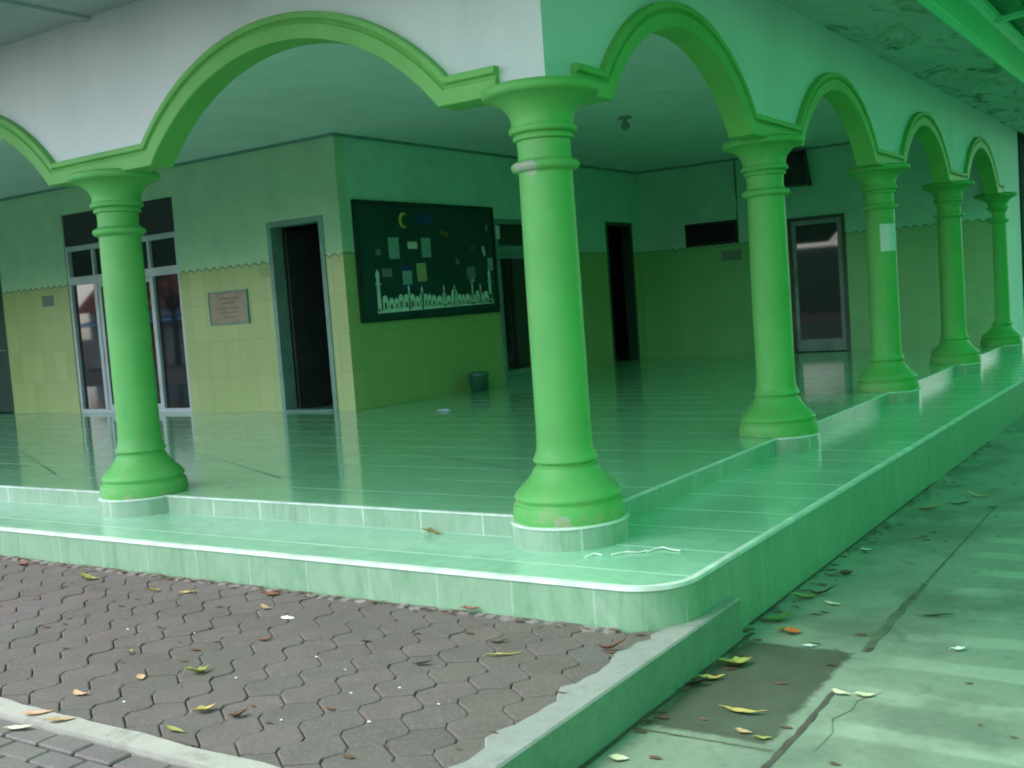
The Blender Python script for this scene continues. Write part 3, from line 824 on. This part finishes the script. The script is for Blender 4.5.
# loudspeaker
sp=thing('loudspeaker','black loudspeaker box hung high on the back wall above the glass door','speaker',(-3.6,BY,3.38))
g=MB(); V=[(-.30,-.02,.03),(.22,-.02,0),(.24,-.42,.02),(-.26,-.42,.05),(-.22,-.02,.72),(.12,-.02,.74),(.16,-.36,.62),(-.22,-.36,.64)]
g.add(V,[(0,3,2,1),(4,5,6,7),(0,1,5,4),(1,2,6,5),(2,3,7,6),(3,0,4,7)]); obj('cabinet',g,M['black'],sp)
g=MB(); V=[(-.21,-.432,.10),(.19,-.432,.08),(.12,-.377,.57),(-.18,-.377,.58)]; V=V+[(a,b+.012,c) for a,b,c in V]; g.add(V,[(0,1,2,3),(0,1,5,4),(1,2,6,5),(2,3,7,6),(3,0,4,7)]); obj('grille',g,M['dark'],sp)
g=MB(); g.box(-.05,.05,-.025,-.001,.2,.5); obj('bracket',g,M['frame_grey'],sp)
# white notice taped on column 3
def curved_sheet(r,a0,a1,z0,z1,n=10):
    g=MB(); V=[];F=[]
    for k in range(n+1):
        a=a0+(a1-a0)*k/n
        for rr in (r,r+.003): V+=[(rr*math.cos(a),rr*math.sin(a),z0),(rr*math.cos(a),rr*math.sin(a),z1)]
    for k in range(n):
        b=4*k; c=b+4; F+=[(b,c,c+1,b+1),(b+2,b+3,c+3,c+2),(b+1,c+1,c+3,b+3),(b,b+2,c+2,c)]
    F+=[(0,1,3,2),(4*n,4*n+2,4*n+3,4*n+1)]
    g.add(V,F); return g
g=curved_sheet(.184,math.radians(-78),math.radians(-12),1.76,2.10); o=obj('paper_notice',g,M['paper'],loc=(0,2*XS,0)); tag(o,'white paper notice taped round the third column of the right arcade','paper')
def flat_paper(name,label,mat,axis,plane,a,b,z0,z1,cat='paper',off=.006):
    g=MB()
    if axis==0: g.box(a,b,plane-off,plane-.002,z0,z1)
    else: g.box(plane+.002,plane+off,a,b,z0,z1)
    return tag(obj(name,g,mat),label,cat)
flat_paper('wall_paper_sheet','small faded sheet on the lobby wall, left of the glazed doors',M['paper_dim'],0,WY,-14.95,-14.60,2.02,2.22)
flat_paper('door_sticker','small pale sheet on the lobby wall just left of the open doorway',M['paper_cream'],0,WY,-9.12,-8.93,2.14,2.30)
flat_paper('back_wall_sheet','faint grey-green sheet on the back wall under the black louvre window',M['paper_dim'],0,BY,-5.42,-4.98,2.02,2.24)
flat_paper('door_notice','tiny white notice on the side wall right beside the notice board',M['paper'],1,PX,10.14,10.26,2.62,2.86,off=.03)
# plaque
pl=thing('plaque','pinkish framed plaque on the lobby wall between glazed doors and doorway','plaque',(-9.88,WY,1.46))
g=MB(); g.bbox(-.43,.43,-.03,-.002,0,.50,.008); obj('panel',g,M['pink'],pl)
g=MB(); rect_frame(g,0,0,-.455,.455,-.025,.525,.024,-.036,-.001); obj('frame',g,M['frame_teal'],pl)
random.seed(2)
for k,(z,w) in enumerate(((.40,.42),(.33,.26),(.24,.50),(.17,.44),(.10,.30))):
    x=-w/2; g=MB()
    while x<w/2:
        l=random.uniform(.03,.08); g.box(x,x+l,-.034,-.0305,z-.012,z+.014); x+=l+.006
    obj('inscription',g,M['pink2'],pl)
# ---- notice board on the side wall
b0,b1,bz0,bz1=6.35,10.06,1.31,3.18
nb=thing('notice_board','large dark green notice board pinned with papers and a pale mosque skyline','notice board',(PX,b0,bz0),PI/2)
# local frame: +x runs along the wall (world +y), -y faces out (world +x)
Wd,Hd=b1-b0,bz1-bz0
g=MB(); g.box(.05,Wd-.05,-.03,-.002,.05,Hd-.05); obj('felt',g,M['board'],nb)
g=MB(); rect_frame(g,0,0,0,Wd,0,Hd,.055,-.055,-.002); obj('frame',g,M['board_frame'],nb)
def bp(name,mat,u0,u1,v0,v1,label=None,tilt=0):
    """board paper; u along 0..1, v up 0..1"""
    g=MB(); cx=(u0+u1)/2*Wd; cz=(v0+v1)/2*Hd; hx=(u1-u0)/2*Wd; hz=(v1-v0)/2*Hd; P=[]
    for a,b in ((-1,-1),(1,-1),(1,1),(-1,1)):
        X=a*hx; Z=b*hz; P.append((cx+X*math.cos(tilt)-Z*math.sin(tilt), cz+X*math.sin(tilt)+Z*math.cos(tilt)))
    bp.n+=1; d=.032+bp.n*.0006
    V=[(p[0],-d,p[1]) for p in P]+[(p[0],-.0305,p[1]) for p in P]
    g.add(V,[(0,1,2,3),(0,4,5,1),(1,5,6,2),(2,6,7,3),(3,7,4,0)]); o=obj(name,g,mat,nb)
    if label: o['label']=label
    return o
bp.n=0
bp('paper',M['paper_teal'],.205,.275,.52,.70); bp('paper',M['paper_teal'],.43,.495,.53,.70)
bp('paper',M['paper'],.335,.40,.605,.665,'small white card'); bp('paper',M['paper_dim'],.12,.15,.55,.60)
bp('paper',M['paper_dim'],.15,.215,.37,.44); bp('paper',M['paper_blue'],.28,.35,.27,.46,'blue backed sheet')
bp('paper',M['paper_teal'],.283,.347,.30,.415); bp('paper',M['paper_cream'],.385,.45,.32,.48,'cream sheet',.03)
bp('paper',M['paper_brown'],.575,.63,.715,.765,'brown tag',-.2); bp('paper',M['paper_brown'],.79,.84,.60,.63)
bp('paper',M['paper_dim'],.755,.82,.33,.44,None,.1); bp('paper',M['paper_cream'],.775,.81,.29,.325,None,.5)
bp('paper',M['paper_dim'],.93,.95,.77,.83); bp('paper',M['paper'],.895,.91,.54,.63,None,.3)
bp('paper',M['paper_teal'],.93,.97,.40,.52); bp('paper',M['paper_blue'],.40,.52,.82,.90,'blue lettering panel')
bp('paper',M['paper_dim'],.67,.70,.47,.51,None,-.6)
g=MB(); V=[];nn=24; cxm,czm,R1=.315*Wd,.845*Hd,.115
out=[]
for k in range(nn+1):
    a=math.radians(50)+math.radians(260)*k/nn; out.append((cxm+R1*math.cos(a),czm+R1*1.08*math.sin(a)))
for k in range(nn+1):
    a=math.radians(310-12)-math.radians(260-24)*k/nn; out.append((cxm+.035+R1*.70*math.cos(a),czm+R1*.80*math.sin(a)))
m=len(out)
for k in range(nn): 
    i,j=k,m-1-k; g.add([(out[i][0],-.040,out[i][1]),(out[i+1][0],-.040,out[i+1][1]),(out[j-1][0],-.040,out[j-1][1]),(out[j][0],-.040,out[j][1])],[(0,1,2,3)])
obj('crescent',g,M['paper_yellow'],nb)
# skyline: band with domes, arches and minarets
g=MB(); random.seed(12)
def sil(poly): g.add([(x,-.0445,z) for x,z in poly],[list(range(len(poly)))])
bz=.085*Hd
sil([(.10*Wd,bz-.03),(.955*Wd,bz+.01),(.955*Wd,bz+.06),(.10*Wd,bz+.03)])
def minaret(u,h,w):
    x=u*Wd; sil([(x-w,bz),(x+w,bz),(x+w*.8,bz+h*.8),(x-w*.8,bz+h*.8)]); sil([(x-w*1.5,bz+h*.62),(x+w*1.5,bz+h*.62),(x+w*1.5,bz+h*.66),(x-w*1.5,bz+h*.66)])
    sil([(x-w*1.1,bz+h*.8),(x+w*1.1,bz+h*.8),(x+w*.9,bz+h*.9),(x,bz+h),(x-w*.9,bz+h*.9)])
for u,h,w in ((.115,.66,.045),(.315,.40,.026),(.405,.37,.026),(.565,.38,.02),(.645,.38,.02),(.785,.38,.022),(.85,.37,.022),(.93,.62,.042)): minaret(u,h,w)
u=.135
while u<.925:
    w=random.uniform(.026,.05); x=(u+w/2)*Wd; r=w*Wd/2*.92; h=random.uniform(.05,.15)
    pts=[(x-r,bz+.035),(x+r,bz+.035)]
    for k in range(9):
        a=PI*k/8; pts.append((x+r*math.cos(a),bz+.06+h+r*1.1*math.sin(a)))
    # each dome house keeps an open doorway: build it as left pier, right pier and dome
    sil([(x-r,bz+.03),(x-r*.35,bz+.03),(x-r*.35,bz+.05+h*.7),(x-r,bz+.05+h*.7)]); sil([(x+r*.35,bz+.03),(x+r,bz+.03),(x+r,bz+.05+h*.7),(x+r*.35,bz+.05+h*.7)])
    sil([(x-r,bz+.05+h*.7),(x+r,bz+.05+h*.7)]+pts[2:])
    u+=w
obj('skyline_cutout',g,M['paper_cut'],nb)
# bucket
bk=thing('waste_bucket','small dark green plastic bucket with lid against the side wall','bucket',(-7.0,8.85,0))
g=MB(); g.lathe([(.13,.002),(.15,.01),(.17,.25),(.185,.28),(.18,.29),(.17,.28)],28); obj('body',g,M['bucket'],bk)
g=MB(); g.lathe([(.19,.291),(.19,.31),(.12,.345),(.03,.352)],28); obj('lid',g,M['lid'],bk)
g=MB(); g.tube([(.18,-.02,.24),(.215,-.015,.15),(.20,.0,.08)],.006,6); obj('handle',g,M['lid'],bk)
# ceiling lamp
cl=thing('ceiling_lamp','small round lamp fitting on the porch ceiling','lamp',(-3.95,8.9,CEIL))
g=MB(); g.lathe([(.10,-.003),(.11,-.03),(.06,-.04)],24); obj('rose',g,M['lamp'],cl)
g=MB(); g.lathe([(.035,-.041),(.04,-.09),(.065,-.12),(.07,-.16),(.045,-.20),(.01,-.21)],24); obj('bulb',g,M['lamp'],cl)
# far end: dark tall panel after the arcade
D=thing('end_window','tall dark blue-green window past the last column at the right edge','window',(.12,19.4,0))
g=MB(); g.box(-.14,-.02,-1.29,1.3,.001,4.14); obj('panel',g,M['matte'],D)
g=MB(); rect_frame(g,1,0,-1.298,1.298,.002,4.14,.1,-.03,.018); obj('frame',g,M['matte'],D)
g=MB(); g.box(-.14,.12,20.72,30,0.001,CEIL-.001); tag(obj('end_wall',g,M['wall_white']),'plain wall beyond the dark end window','wall')

# ------------------------------------------------------------------ litter
def leaf_mesh(L,W,curl,fold,bend=0,seed=0):
    r=random.Random(seed); g=MB(); n=9; V=[];F=[]; sk=r.uniform(-.35,.35)
    for i in range(n+1):
        t=i/n; w=W*math.sin(PI*min(1,max(0,t))**.85)*(1-.15*t)+.0015; x=(t-.5)*L; y0=bend*L*(t-.5)**2*2
        zz=.004+curl*L*abs(t-.5-sk)**1.5*.9+r.uniform(-.002,.002)
        V+=[(x,y0-w/2,zz+fold*w),(x,y0,zz),(x,y0+w/2,zz+fold*w*r.uniform(.4,1.4))]
    for i in range(n):
        for k in range(2): F.append((3*i+k,3*(i+1)+k,3*(i+1)+k+1,3*i+k+1))
    g.add(V,F,True)
    b=len(V)
    # give it a hair of thickness
    g.add([(x,y,z-.0015) for x,y,z in V],[tuple(reversed(f)) for f in F],True)
    g.tube([(-L/2-.14*L,bend*L*.6,.003),(V[1][0],V[1][1],V[1][2])],[.0012,.0018],5)
    return g
LM={'yellow':simple('yellow_leaf',(.52,.42,.13),.6,.25,20),'ylgreen':simple('yellow_green_leaf',(.30,.33,.09),.55,.3,18),'tan':simple('tan_dry_leaf',(.52,.36,.19),.75,.25,20),
 'orange':simple('orange_leaf',(.62,.17,.045),.6,.25,18),'brown':simple('brown_dry_leaf',(.13,.075,.045),.8,.35,20),'red':simple('reddish_leaf',(.28,.11,.07),.7,.25,20),
 'pale':simple('pale_cream_leaf',(.72,.68,.50),.7,.15,20),'green':simple('fresh_green_leaf',(.12,.24,.06),.5,.25,20),'white':simple('white_scrap',(.85,.88,.88),.7,.08,20),'dark':simple('dark_wet_leaf',(.03,.035,.028),.5,.3,20),'peach':simple('peach_coloured_leaf',(.70,.42,.27),.6,.2,20)}
zp=ZP+.002; zc=ZC+.004
G1='fallen leaves on the hexagon paving'; G2='fallen leaves on the side walkway'; G3='leaves on the concrete strip'
items=[ # x,y,z,mat,L,W,curl,fold,bend,rot,label,group
(-3.45,-1.31,zp,'ylgreen',.17,.07,.5,.5,.3,.4,'crumpled yellow-green leaf near the step at far left of the paving',G1),
(-4.55,-1.15,zp,'red',.20,.07,.15,.2,.1,-.5,'long reddish leaf at the left edge against the step',G1),
(-2.62,-1.35,zp,'yellow',.08,.04,.4,.4,.2,.9,'small yellow leaf, left one of two lying close together near the step',G1),
(-2.72,-1.33,zp,'brown',.10,.03,.3,.3,.4,.1,'small dark brown leaf touching the left yellow leaf near the step',G1),
(-2.34,-1.30,zp,'yellow',.13,.05,.2,.15,.2,.25,'flat yellow leaf, right one of two lying close together near the step',G1),
(-1.68,-1.14,zp,'red',.12,.08,.3,.3,.1,.4,'broad rust-red leaf at the foot of the step',G1),
(-1.47,-1.41,zp,'tan',.09,.045,.5,.4,.5,.1,'small arched tan leaf below the rust-red leaf',G1),
(-.96,-1.89,zp,'red',.09,.035,.5,.4,.3,.7,'small red-brown curl in the middle of the paving',G1),
(-1.56,-2.37,zp,'yellow',.065,.035,.7,.6,.3,-.9,'small upright-curled yellow leaf on the left paving',G1),
(-1.13,-2.62,zp,'tan',.10,.045,.1,.1,0,-.5,'rectangular tan leaf on the left paving',G1),
(-.86,-2.45,zp,'ylgreen',.13,.055,.8,.7,.5,1.2,'curled yellow-green leaf with dark tip in mid paving',G1),
(-1.22,-2.93,zp,'peach',.125,.045,.3,.2,.3,.0,'peach half-moon leaf above the concrete strip',G1),
(-.39,-2.82,zp,'yellow',.11,.06,.6,.5,.2,1.0,'yellow leaf with black underside close to the concrete strip',G1),
(-.18,-2.80,zp,'brown',.09,.05,.6,.6,.4,.9,'dark brown crumpled leaf right of the black-edged yellow leaf',G1),
(.195,-1.88,zp,'dark',.10,.03,.3,.4,.3,.5,'thin black leaf sliver lying between paver rows',G1),
(.52,-1.60,zp,'yellow',.19,.022,.12,.3,.15,.75,'thin bright yellow leaf strip on the right part of the paving',G1),
(.36,-1.43,zp,'brown',.12,.03,.3,.4,.2,.3,'narrow brown leaf behind the bright yellow strip',G1),
(-.12,-1.02,zp+.02,'red',.12,.05,.3,.4,.2,.3,'reddish leaf wedged against the step below the yellow litter',G1),
(1.02,-1.34,zp+.012,'brown',.16,.05,.5,.6,.6,.5,'dry brown twig-like leaf where kerb and paving meet',G1),
(-1.16,-3.20,ZP+.011,'peach',.15,.05,.15,.15,.1,.75,'peach leaf, left one of two on the concrete strip',G3),
(-.96,-3.21,ZP+.011,'tan',.14,.05,.15,.15,.1,.75,'tan leaf, right one of two on the concrete strip',G3),
(-1.11,-3.33,ZP-.010,'pale',.15,.05,.2,.2,.1,.35,'pale yellow leaf just below the concrete strip',G3),
(-.33,-3.05,ZP+.004,'ylgreen',.13,.03,.1,.2,.1,.0,'thin olive leaf along the upper edge of the concrete strip',G3),
(-1.03,-.17,Z1+.003,'tan',.11,.06,.6,.6,.5,.2,'tan crumpled leaf on the step between the left and corner columns','litter on the step'),
(-1.10,-.14,Z1+.003,'yellow',.10,.05,.8,.7,.4,1.3,'yellow curled leaf beside the tan leaf on the step','litter on the step'),
(1.36,.17,zc,'green',.17,.08,.5,.4,.3,.8,'fresh green leaf against the kerb near the orange leaf',G2),
(1.51,-.03,zc,'orange',.11,.09,.3,.3,.1,.3,'bright orange-red leaf beside the damp slab',G2),
(1.44,.0,zc,'ylgreen',.08,.05,.5,.4,.2,1.4,'small yellow-green leaf touching the orange leaf',G2),
(1.68,-.22,zc,'white',.085,.045,.1,.1,.1,.0,'white oval scrap right of the orange leaf',G2),
(1.42,-.68,zc,'ylgreen',.20,.10,.5,.5,.3,.7,'large yellow-green leaf on the damp slab by the kerb',G2),
(1.38,-.93,zc,'yellow',.15,.05,.4,.4,.2,.5,'yellow leaf below the large yellow-green one by the kerb',G2),
(1.345,-1.04,zc,'dark',.12,.06,.5,.5,.4,.3,'dark rotten leaf tight against the kerb foot',G2),
(1.70,-1.30,zc,'yellow',.23,.045,.12,.25,.30,-.05,'long banana-shaped yellow leaf on the damp slab',G2),
(1.79,-1.52,zc,'tan',.085,.04,.2,.2,.3,-.1,'short tan leaf below the long yellow leaf',G2),
(1.90,-1.55,zc,'ylgreen',.08,.03,.2,.2,.3,.3,'small olive leaf at the lower edge of the damp slab',G2),
(1.40,-2.02,zc,'pale',.09,.06,.2,.2,.2,.2,'round pale leaf at the kerb foot near the bottom edge',G2),
(2.05,-.88,zc,'pale',.11,.05,.2,.2,.3,-.4,'pale leaf, upper one of two right of the damp slab',G2),
(2.17,-.86,zc,'pale',.10,.05,.2,.2,.2,.3,'pale leaf, right one of two right of the damp slab',G2),
(1.35,.68,zc,'ylgreen',.18,.07,.5,.5,.4,.6,'yellow-green leaf in the litter at the foot of the long step',G2),
(1.42,.80,zc,'brown',.18,.05,.6,.6,.7,.2,'brown curled leaf in the litter at the foot of the long step',G2),
(1.55,.62,zc,'pale',.12,.05,.2,.2,.2,-.3,'pale leaf lying out from the foot of the long step',G2),
(1.42,1.35,zc,'brown',.10,.07,.5,.5,.4,.4,'brown leaf farther along the foot of the step',G2),
(1.35,2.1,zc,'white',.08,.05,.2,.2,.2,.3,'white scrap at the foot of the step',G2),
(2.21,.58,zc,'dark',.19,.03,.12,.3,.1,.35,'black stick-like leaf lying alone on the walkway',G2),
(2.44,-.01,zc,'white',.075,.06,.5,.3,.3,.3,'crumpled white flower scrap alone on the walkway',G2),
(1.66,3.97,zc,'brown',.20,.05,.3,.3,.3,.2,'brown leaf sliver on the far walkway',G2),
(1.72,4.35,zc,'tan',.22,.06,.3,.3,.3,-.3,'tan leaf on the far walkway',G2),
(1.45,3.7,zc,'tan',.22,.07,.4,.4,.3,.1,'tan leaf at the foot of the far step',G2),
(1.60,9.0,zc,'green',.35,.16,.6,.5,.3,.4,'green leaf clump end at the far right edge',G2),
(1.75,8.6,zc,'ylgreen',.40,.16,.6,.5,.3,-.4,'yellow-green leaf at the far right edge',G2),
]
for i,(x,y,z,m,L,W,cu,fo,be,ro,lab,grp) in enumerate(items):
    g=leaf_mesh(L,W,cu,fo*.6,be,i); nm={'white':'paper_scrap'}.get(m,'fallen_leaf')
    if 'flower' in lab: nm='flower_scrap'
    o=obj(nm,g,LM[m],loc=(x,y,z)); o.rotation_euler=(0,0,ro)
    tag(o,lab,'scrap' if m=='white' else 'leaf',grp)
random.seed(77); g=MB()
def crumb(x,y,z):
    q=random.uniform(.008,.03); a=random.uniform(0,PI); P=[]
    for k in range(5):
        t=2*PI*k/5; P.append((x+q*math.cos(t+a)*1.5, y+q*math.sin(t+a)*.6, z+random.uniform(.001,.008)))
    g.add(P,[list(range(5))])
for k in range(170):
    y=random.uniform(-1.9,8); crumb(1.285+abs(random.gauss(0,.07)) if y<-.2 else 1.21+abs(random.gauss(0,.08)), y, ZC+.003)
for k in range(60): crumb(random.uniform(1.3,3.5),random.uniform(-2,6),ZC+.003)
for k in range(110): crumb(random.uniform(-6,1.1),SY-.03-abs(random.gauss(0,.05)),ZP+.006)
for k in range(60): crumb(random.uniform(-5,1.1),random.uniform(-3.1,-1.1),ZP+.004)
struct('leaf_crumbs',g,LM['brown'])['kind']='stuff'
# pale tissue on pavers
def crumple(name,label,cat,x,y,z,r,h,mat,seed,grp=None):
    rr=random.Random(seed); g=MB(); n=9; V=[(0,0,h)];F=[]
    for ring,(q,hz) in enumerate(((.5,h*.8),(1,.003))):
        for k in range(n):
            a=2*PI*k/n; s=r*q*rr.uniform(.6,1.25); V.append((s*math.cos(a)*1.5,s*math.sin(a)*.8,max(.002,hz*rr.uniform(.3,1.3))))
    for k in range(n): F.append((0,1+k,1+(k+1)%n)); F.append((1+k,1+n+k,1+n+(k+1)%n,1+(k+1)%n))
    g.add(V,F); o=obj(name,g,mat,loc=(x,y,z)); return tag(o,label,cat,grp)
crumple('tissue_scrap','crumpled pale tissue on the paving near the step','scrap',-1.17,-1.50,zp,.035,.015,LM['white'],3)
crumple('plastic_wrapper','small blue-white wrapper on the polished floor before the side wall','wrapper',-5.62,6.0,.003,.10,.03,simple('blue_white_wrapper',(.45,.58,.72),.4,.2,20),5)
random.seed(33)
for i,(x,y) in enumerate(((-2.0,-2.05),(-.62,-2.42),(-.15,-2.1),(.12,-2.35),(.30,-2.2),(-1.5,-1.95),(.05,-2.75),(-.45,-2.0),(.62,-2.3),(-.9,-2.9),(.45,-2.6))):
    crumple('paper_crumb','tiny white crumb on the hexagon paving','scrap',x,y,zp,.007,.005,LM['white'],40+i,'tiny white crumbs strewn on the paving')
# three thin white raised streaks on the step
for i,(pts,lab) in enumerate(((((0,0,0),(.05,.05,.012),(.10,.02,.004)),'short white streak on the step, leftmost of three near the corner column'),
                 (((0,0,0),(.06,.02,.012),(.10,.05,.004),(.17,.02,.004),(.22,.05,.01)),'white wavy streak on the step, middle of three near the corner column'),
                 (((0,0,0),(.06,.06,.01),(.10,.07,.012),(.16,.0,.004),(.20,-.03,.004)),'white bent streak on the step, rightmost of three near the corner column'))):
    g=MB(); g.tube([(a,b,c*.5+.005) for a,b,c in pts],[.006,.004,.006,.003,.005][:len(pts)],6)
    x,y=((.37,-.45),(.50,-.36),(.68,-.22))[i]
    o=obj('white_streak',g,LM['white'],loc=(x,y,Z1+.002)); o.rotation_euler=(0,0,.5); tag(o,lab,'string','thin white streaks on the step')

# ------------------------------------------------------------------ yard behind the camera, seen only in the glass
def tree(x,y,h,seed,label):
    r=random.Random(seed); root=thing('tree',label,'tree',(x,y,-.69))
    g=MB(); g.tube([(0,0,0),(.1,0,h*.3),(-.05,.1,h*.6)],[.22,.16,.09],8)
    for k in range(5):
        a=k*1.3; g.tube([(0,0,h*.4),(math.cos(a)*.9,math.sin(a)*.9,h*.65)],[.09,.03],6)
    obj('trunk',g,M['wood'],root)
    g=MB()
    for c in range(22):
        cx,cy,cz=r.gauss(0,h*.16),r.gauss(0,h*.16),h*.68+r.gauss(0,h*.11)
        for q in range(70):
            px,py,pz=cx+r.gauss(0,.35),cy+r.gauss(0,.35),cz+r.gauss(0,.3); s=.13
            d=Vector((r.uniform(-1,1),r.uniform(-1,1),r.uniform(-1,1))).normalized(); e=d.orthogonal().normalized()
            p=Vector((px,py,pz)); g.add([p-d*s,p+e*s*.4,p+d*s,p-e*s*.4],[(0,1,2,3)])
    obj('crown',g,LM_tree,root)
LM_tree=simple('tree_foliage',(.07,.13,.03),.7,.4,3)
tree(-41,-18,7,1,'leafy tree across the yard, mirrored in the glazed doors')
tree(-59,-20,8,2,'second leafy tree farther across the yard, mirrored in the doors')
tree(-12,-19,8,3,'third leafy tree across the yard, straight opposite the front arcade')
tree(-5,-22,9,4,'tall leafy tree opposite the corner column, behind the camera')
g=MB(); g.box(-60,12,-30.3,-30,-.69,3.6); tag(obj('yard_wall',g,M['kerb_face']),'long stained wall closing the far side of the yard','wall')
hs=thing('house','small white house with red doors across the yard, mirrored in the doors','house',(-49,-23,-.69))
g=MB(); g.box(-6,6,-3,0,0,3.6); obj('wall',g,M['wall_white'],hs)
g=MB(); g.add([(-6.6,.7,3.4),(6.6,.7,3.4),(6.6,-1.5,5.4),(-6.6,-1.5,5.4),(-6.6,-3.7,3.4),(6.6,-3.7,3.4)],[(0,1,2,3),(3,2,5,4)]); obj('roof',g,simple('red_roof_tile',(.30,.06,.04),.7,.2),hs)
g=MB(); g.add([(-6,0,2.9),(6,0,2.9),(6,1.6,2.6),(-6,1.6,2.6),(-6,0,2.85),(6,0,2.85),(6,1.6,2.55),(-6,1.6,2.55)],[(0,1,2,3),(4,5,6,7),(3,2,6,7),(0,3,7,4),(1,2,6,5)]); obj('awning',g,simple('blue_awning',(.10,.35,.75),.5,.1),hs)
for x in (-3.5,.2,3.6):
    g=MB(); g.box(x-.7,x+.7,.003,.05,.02,2.7); obj('door',g,simple('red_painted_door',(.45,.03,.04),.5,.1),hs)

# ------------------------------------------------------------------ world, sun, camera
w=bpy.data.worlds.new('World'); sc.world=w; w.use_nodes=True; nt=w.node_tree
sky=nt.nodes.new('ShaderNodeTexSky'); sky.sky_type='NISHITA'; sky.sun_disc=False
SE,SA=math.radians(55),math.radians(215)
sky.sun_elevation=SE; sky.sun_rotation=SA; sky.air_density=1.0; sky.dust_density=1.0; sky.ozone_density=.8
bg=nt.nodes['Background']; bw=nt.nodes.new('ShaderNodeRGBToBW'); nt.links.new(sky.outputs[0],bw.inputs[0])
mxn=nt.nodes.new('ShaderNodeMix'); mxn.data_type='RGBA'; mxn.inputs[0].default_value=.62   # overcast: mostly grey cloud
nt.links.new(sky.outputs[0],mxn.inputs[6]); nt.links.new(bw.outputs[0],mxn.inputs[7]); nt.links.new(mxn.outputs[2],bg.inputs[0]); bg.inputs[1].default_value=.15
sun=bpy.data.lights.new('sun','SUN'); sun.energy=.5; sun.angle=math.radians(18); sun.color=(1,.96,.9)
so=bpy.data.objects.new('sun',sun); COL.objects.link(so)
# direction towards the sun: rotation measured from +Y clockwise seen from above
sd=Vector((math.sin(SA)*math.cos(SE), math.cos(SA)*math.cos(SE), math.sin(SE)))
so.rotation_euler=sd.to_track_quat('Z','Y').to_euler(); so.location=(0,0,20)

# scale to metres
done=set()
for o in list(bpy.data.objects):
    o.location=Vector(o.location)*S
    if o.type=='MESH' and o.data.name not in done:
        done.add(o.data.name); o.data.transform(Matrix.Scale(S,4))

cam=bpy.data.cameras.new('camera'); co=bpy.data.objects.new('camera',cam); COL.objects.link(co)
F,yaw,pit,rol=1088.2948,.5914,.0737,-.0727
fw=Vector((-math.sin(yaw)*math.cos(pit),math.cos(yaw)*math.cos(pit),-math.sin(pit))); r=Vector((math.cos(yaw),math.sin(yaw),0)); u=r.cross(fw)
r2=r*math.cos(rol)+u*math.sin(rol); u2=-r*math.sin(rol)+u*math.cos(rol)
mt=Matrix(((r2.x,u2.x,-fw.x,0),(r2.y,u2.y,-fw.y,0),(r2.z,u2.z,-fw.z,0),(0,0,0,1)))
co.matrix_world=Matrix.Translation(Vector((3.7514,-6.1603,1.4468))*S)@mt
cam.sensor_width=36; cam.lens=36*F/1024; cam.clip_start=.05; cam.clip_end=2000
sc.camera=co
sc.cycles.filter_width=2.0
vs=sc.view_settings; vs.view_transform='Standard'; vs.look='None'; vs.gamma=1; vs.exposure=2.12
sc.cycles.max_bounces=10; sc.cycles.diffuse_bounces=6; sc.cycles.glossy_bounces=4; sc.cycles.transmission_bounces=6
sc.cycles.sample_clamp_indirect=6
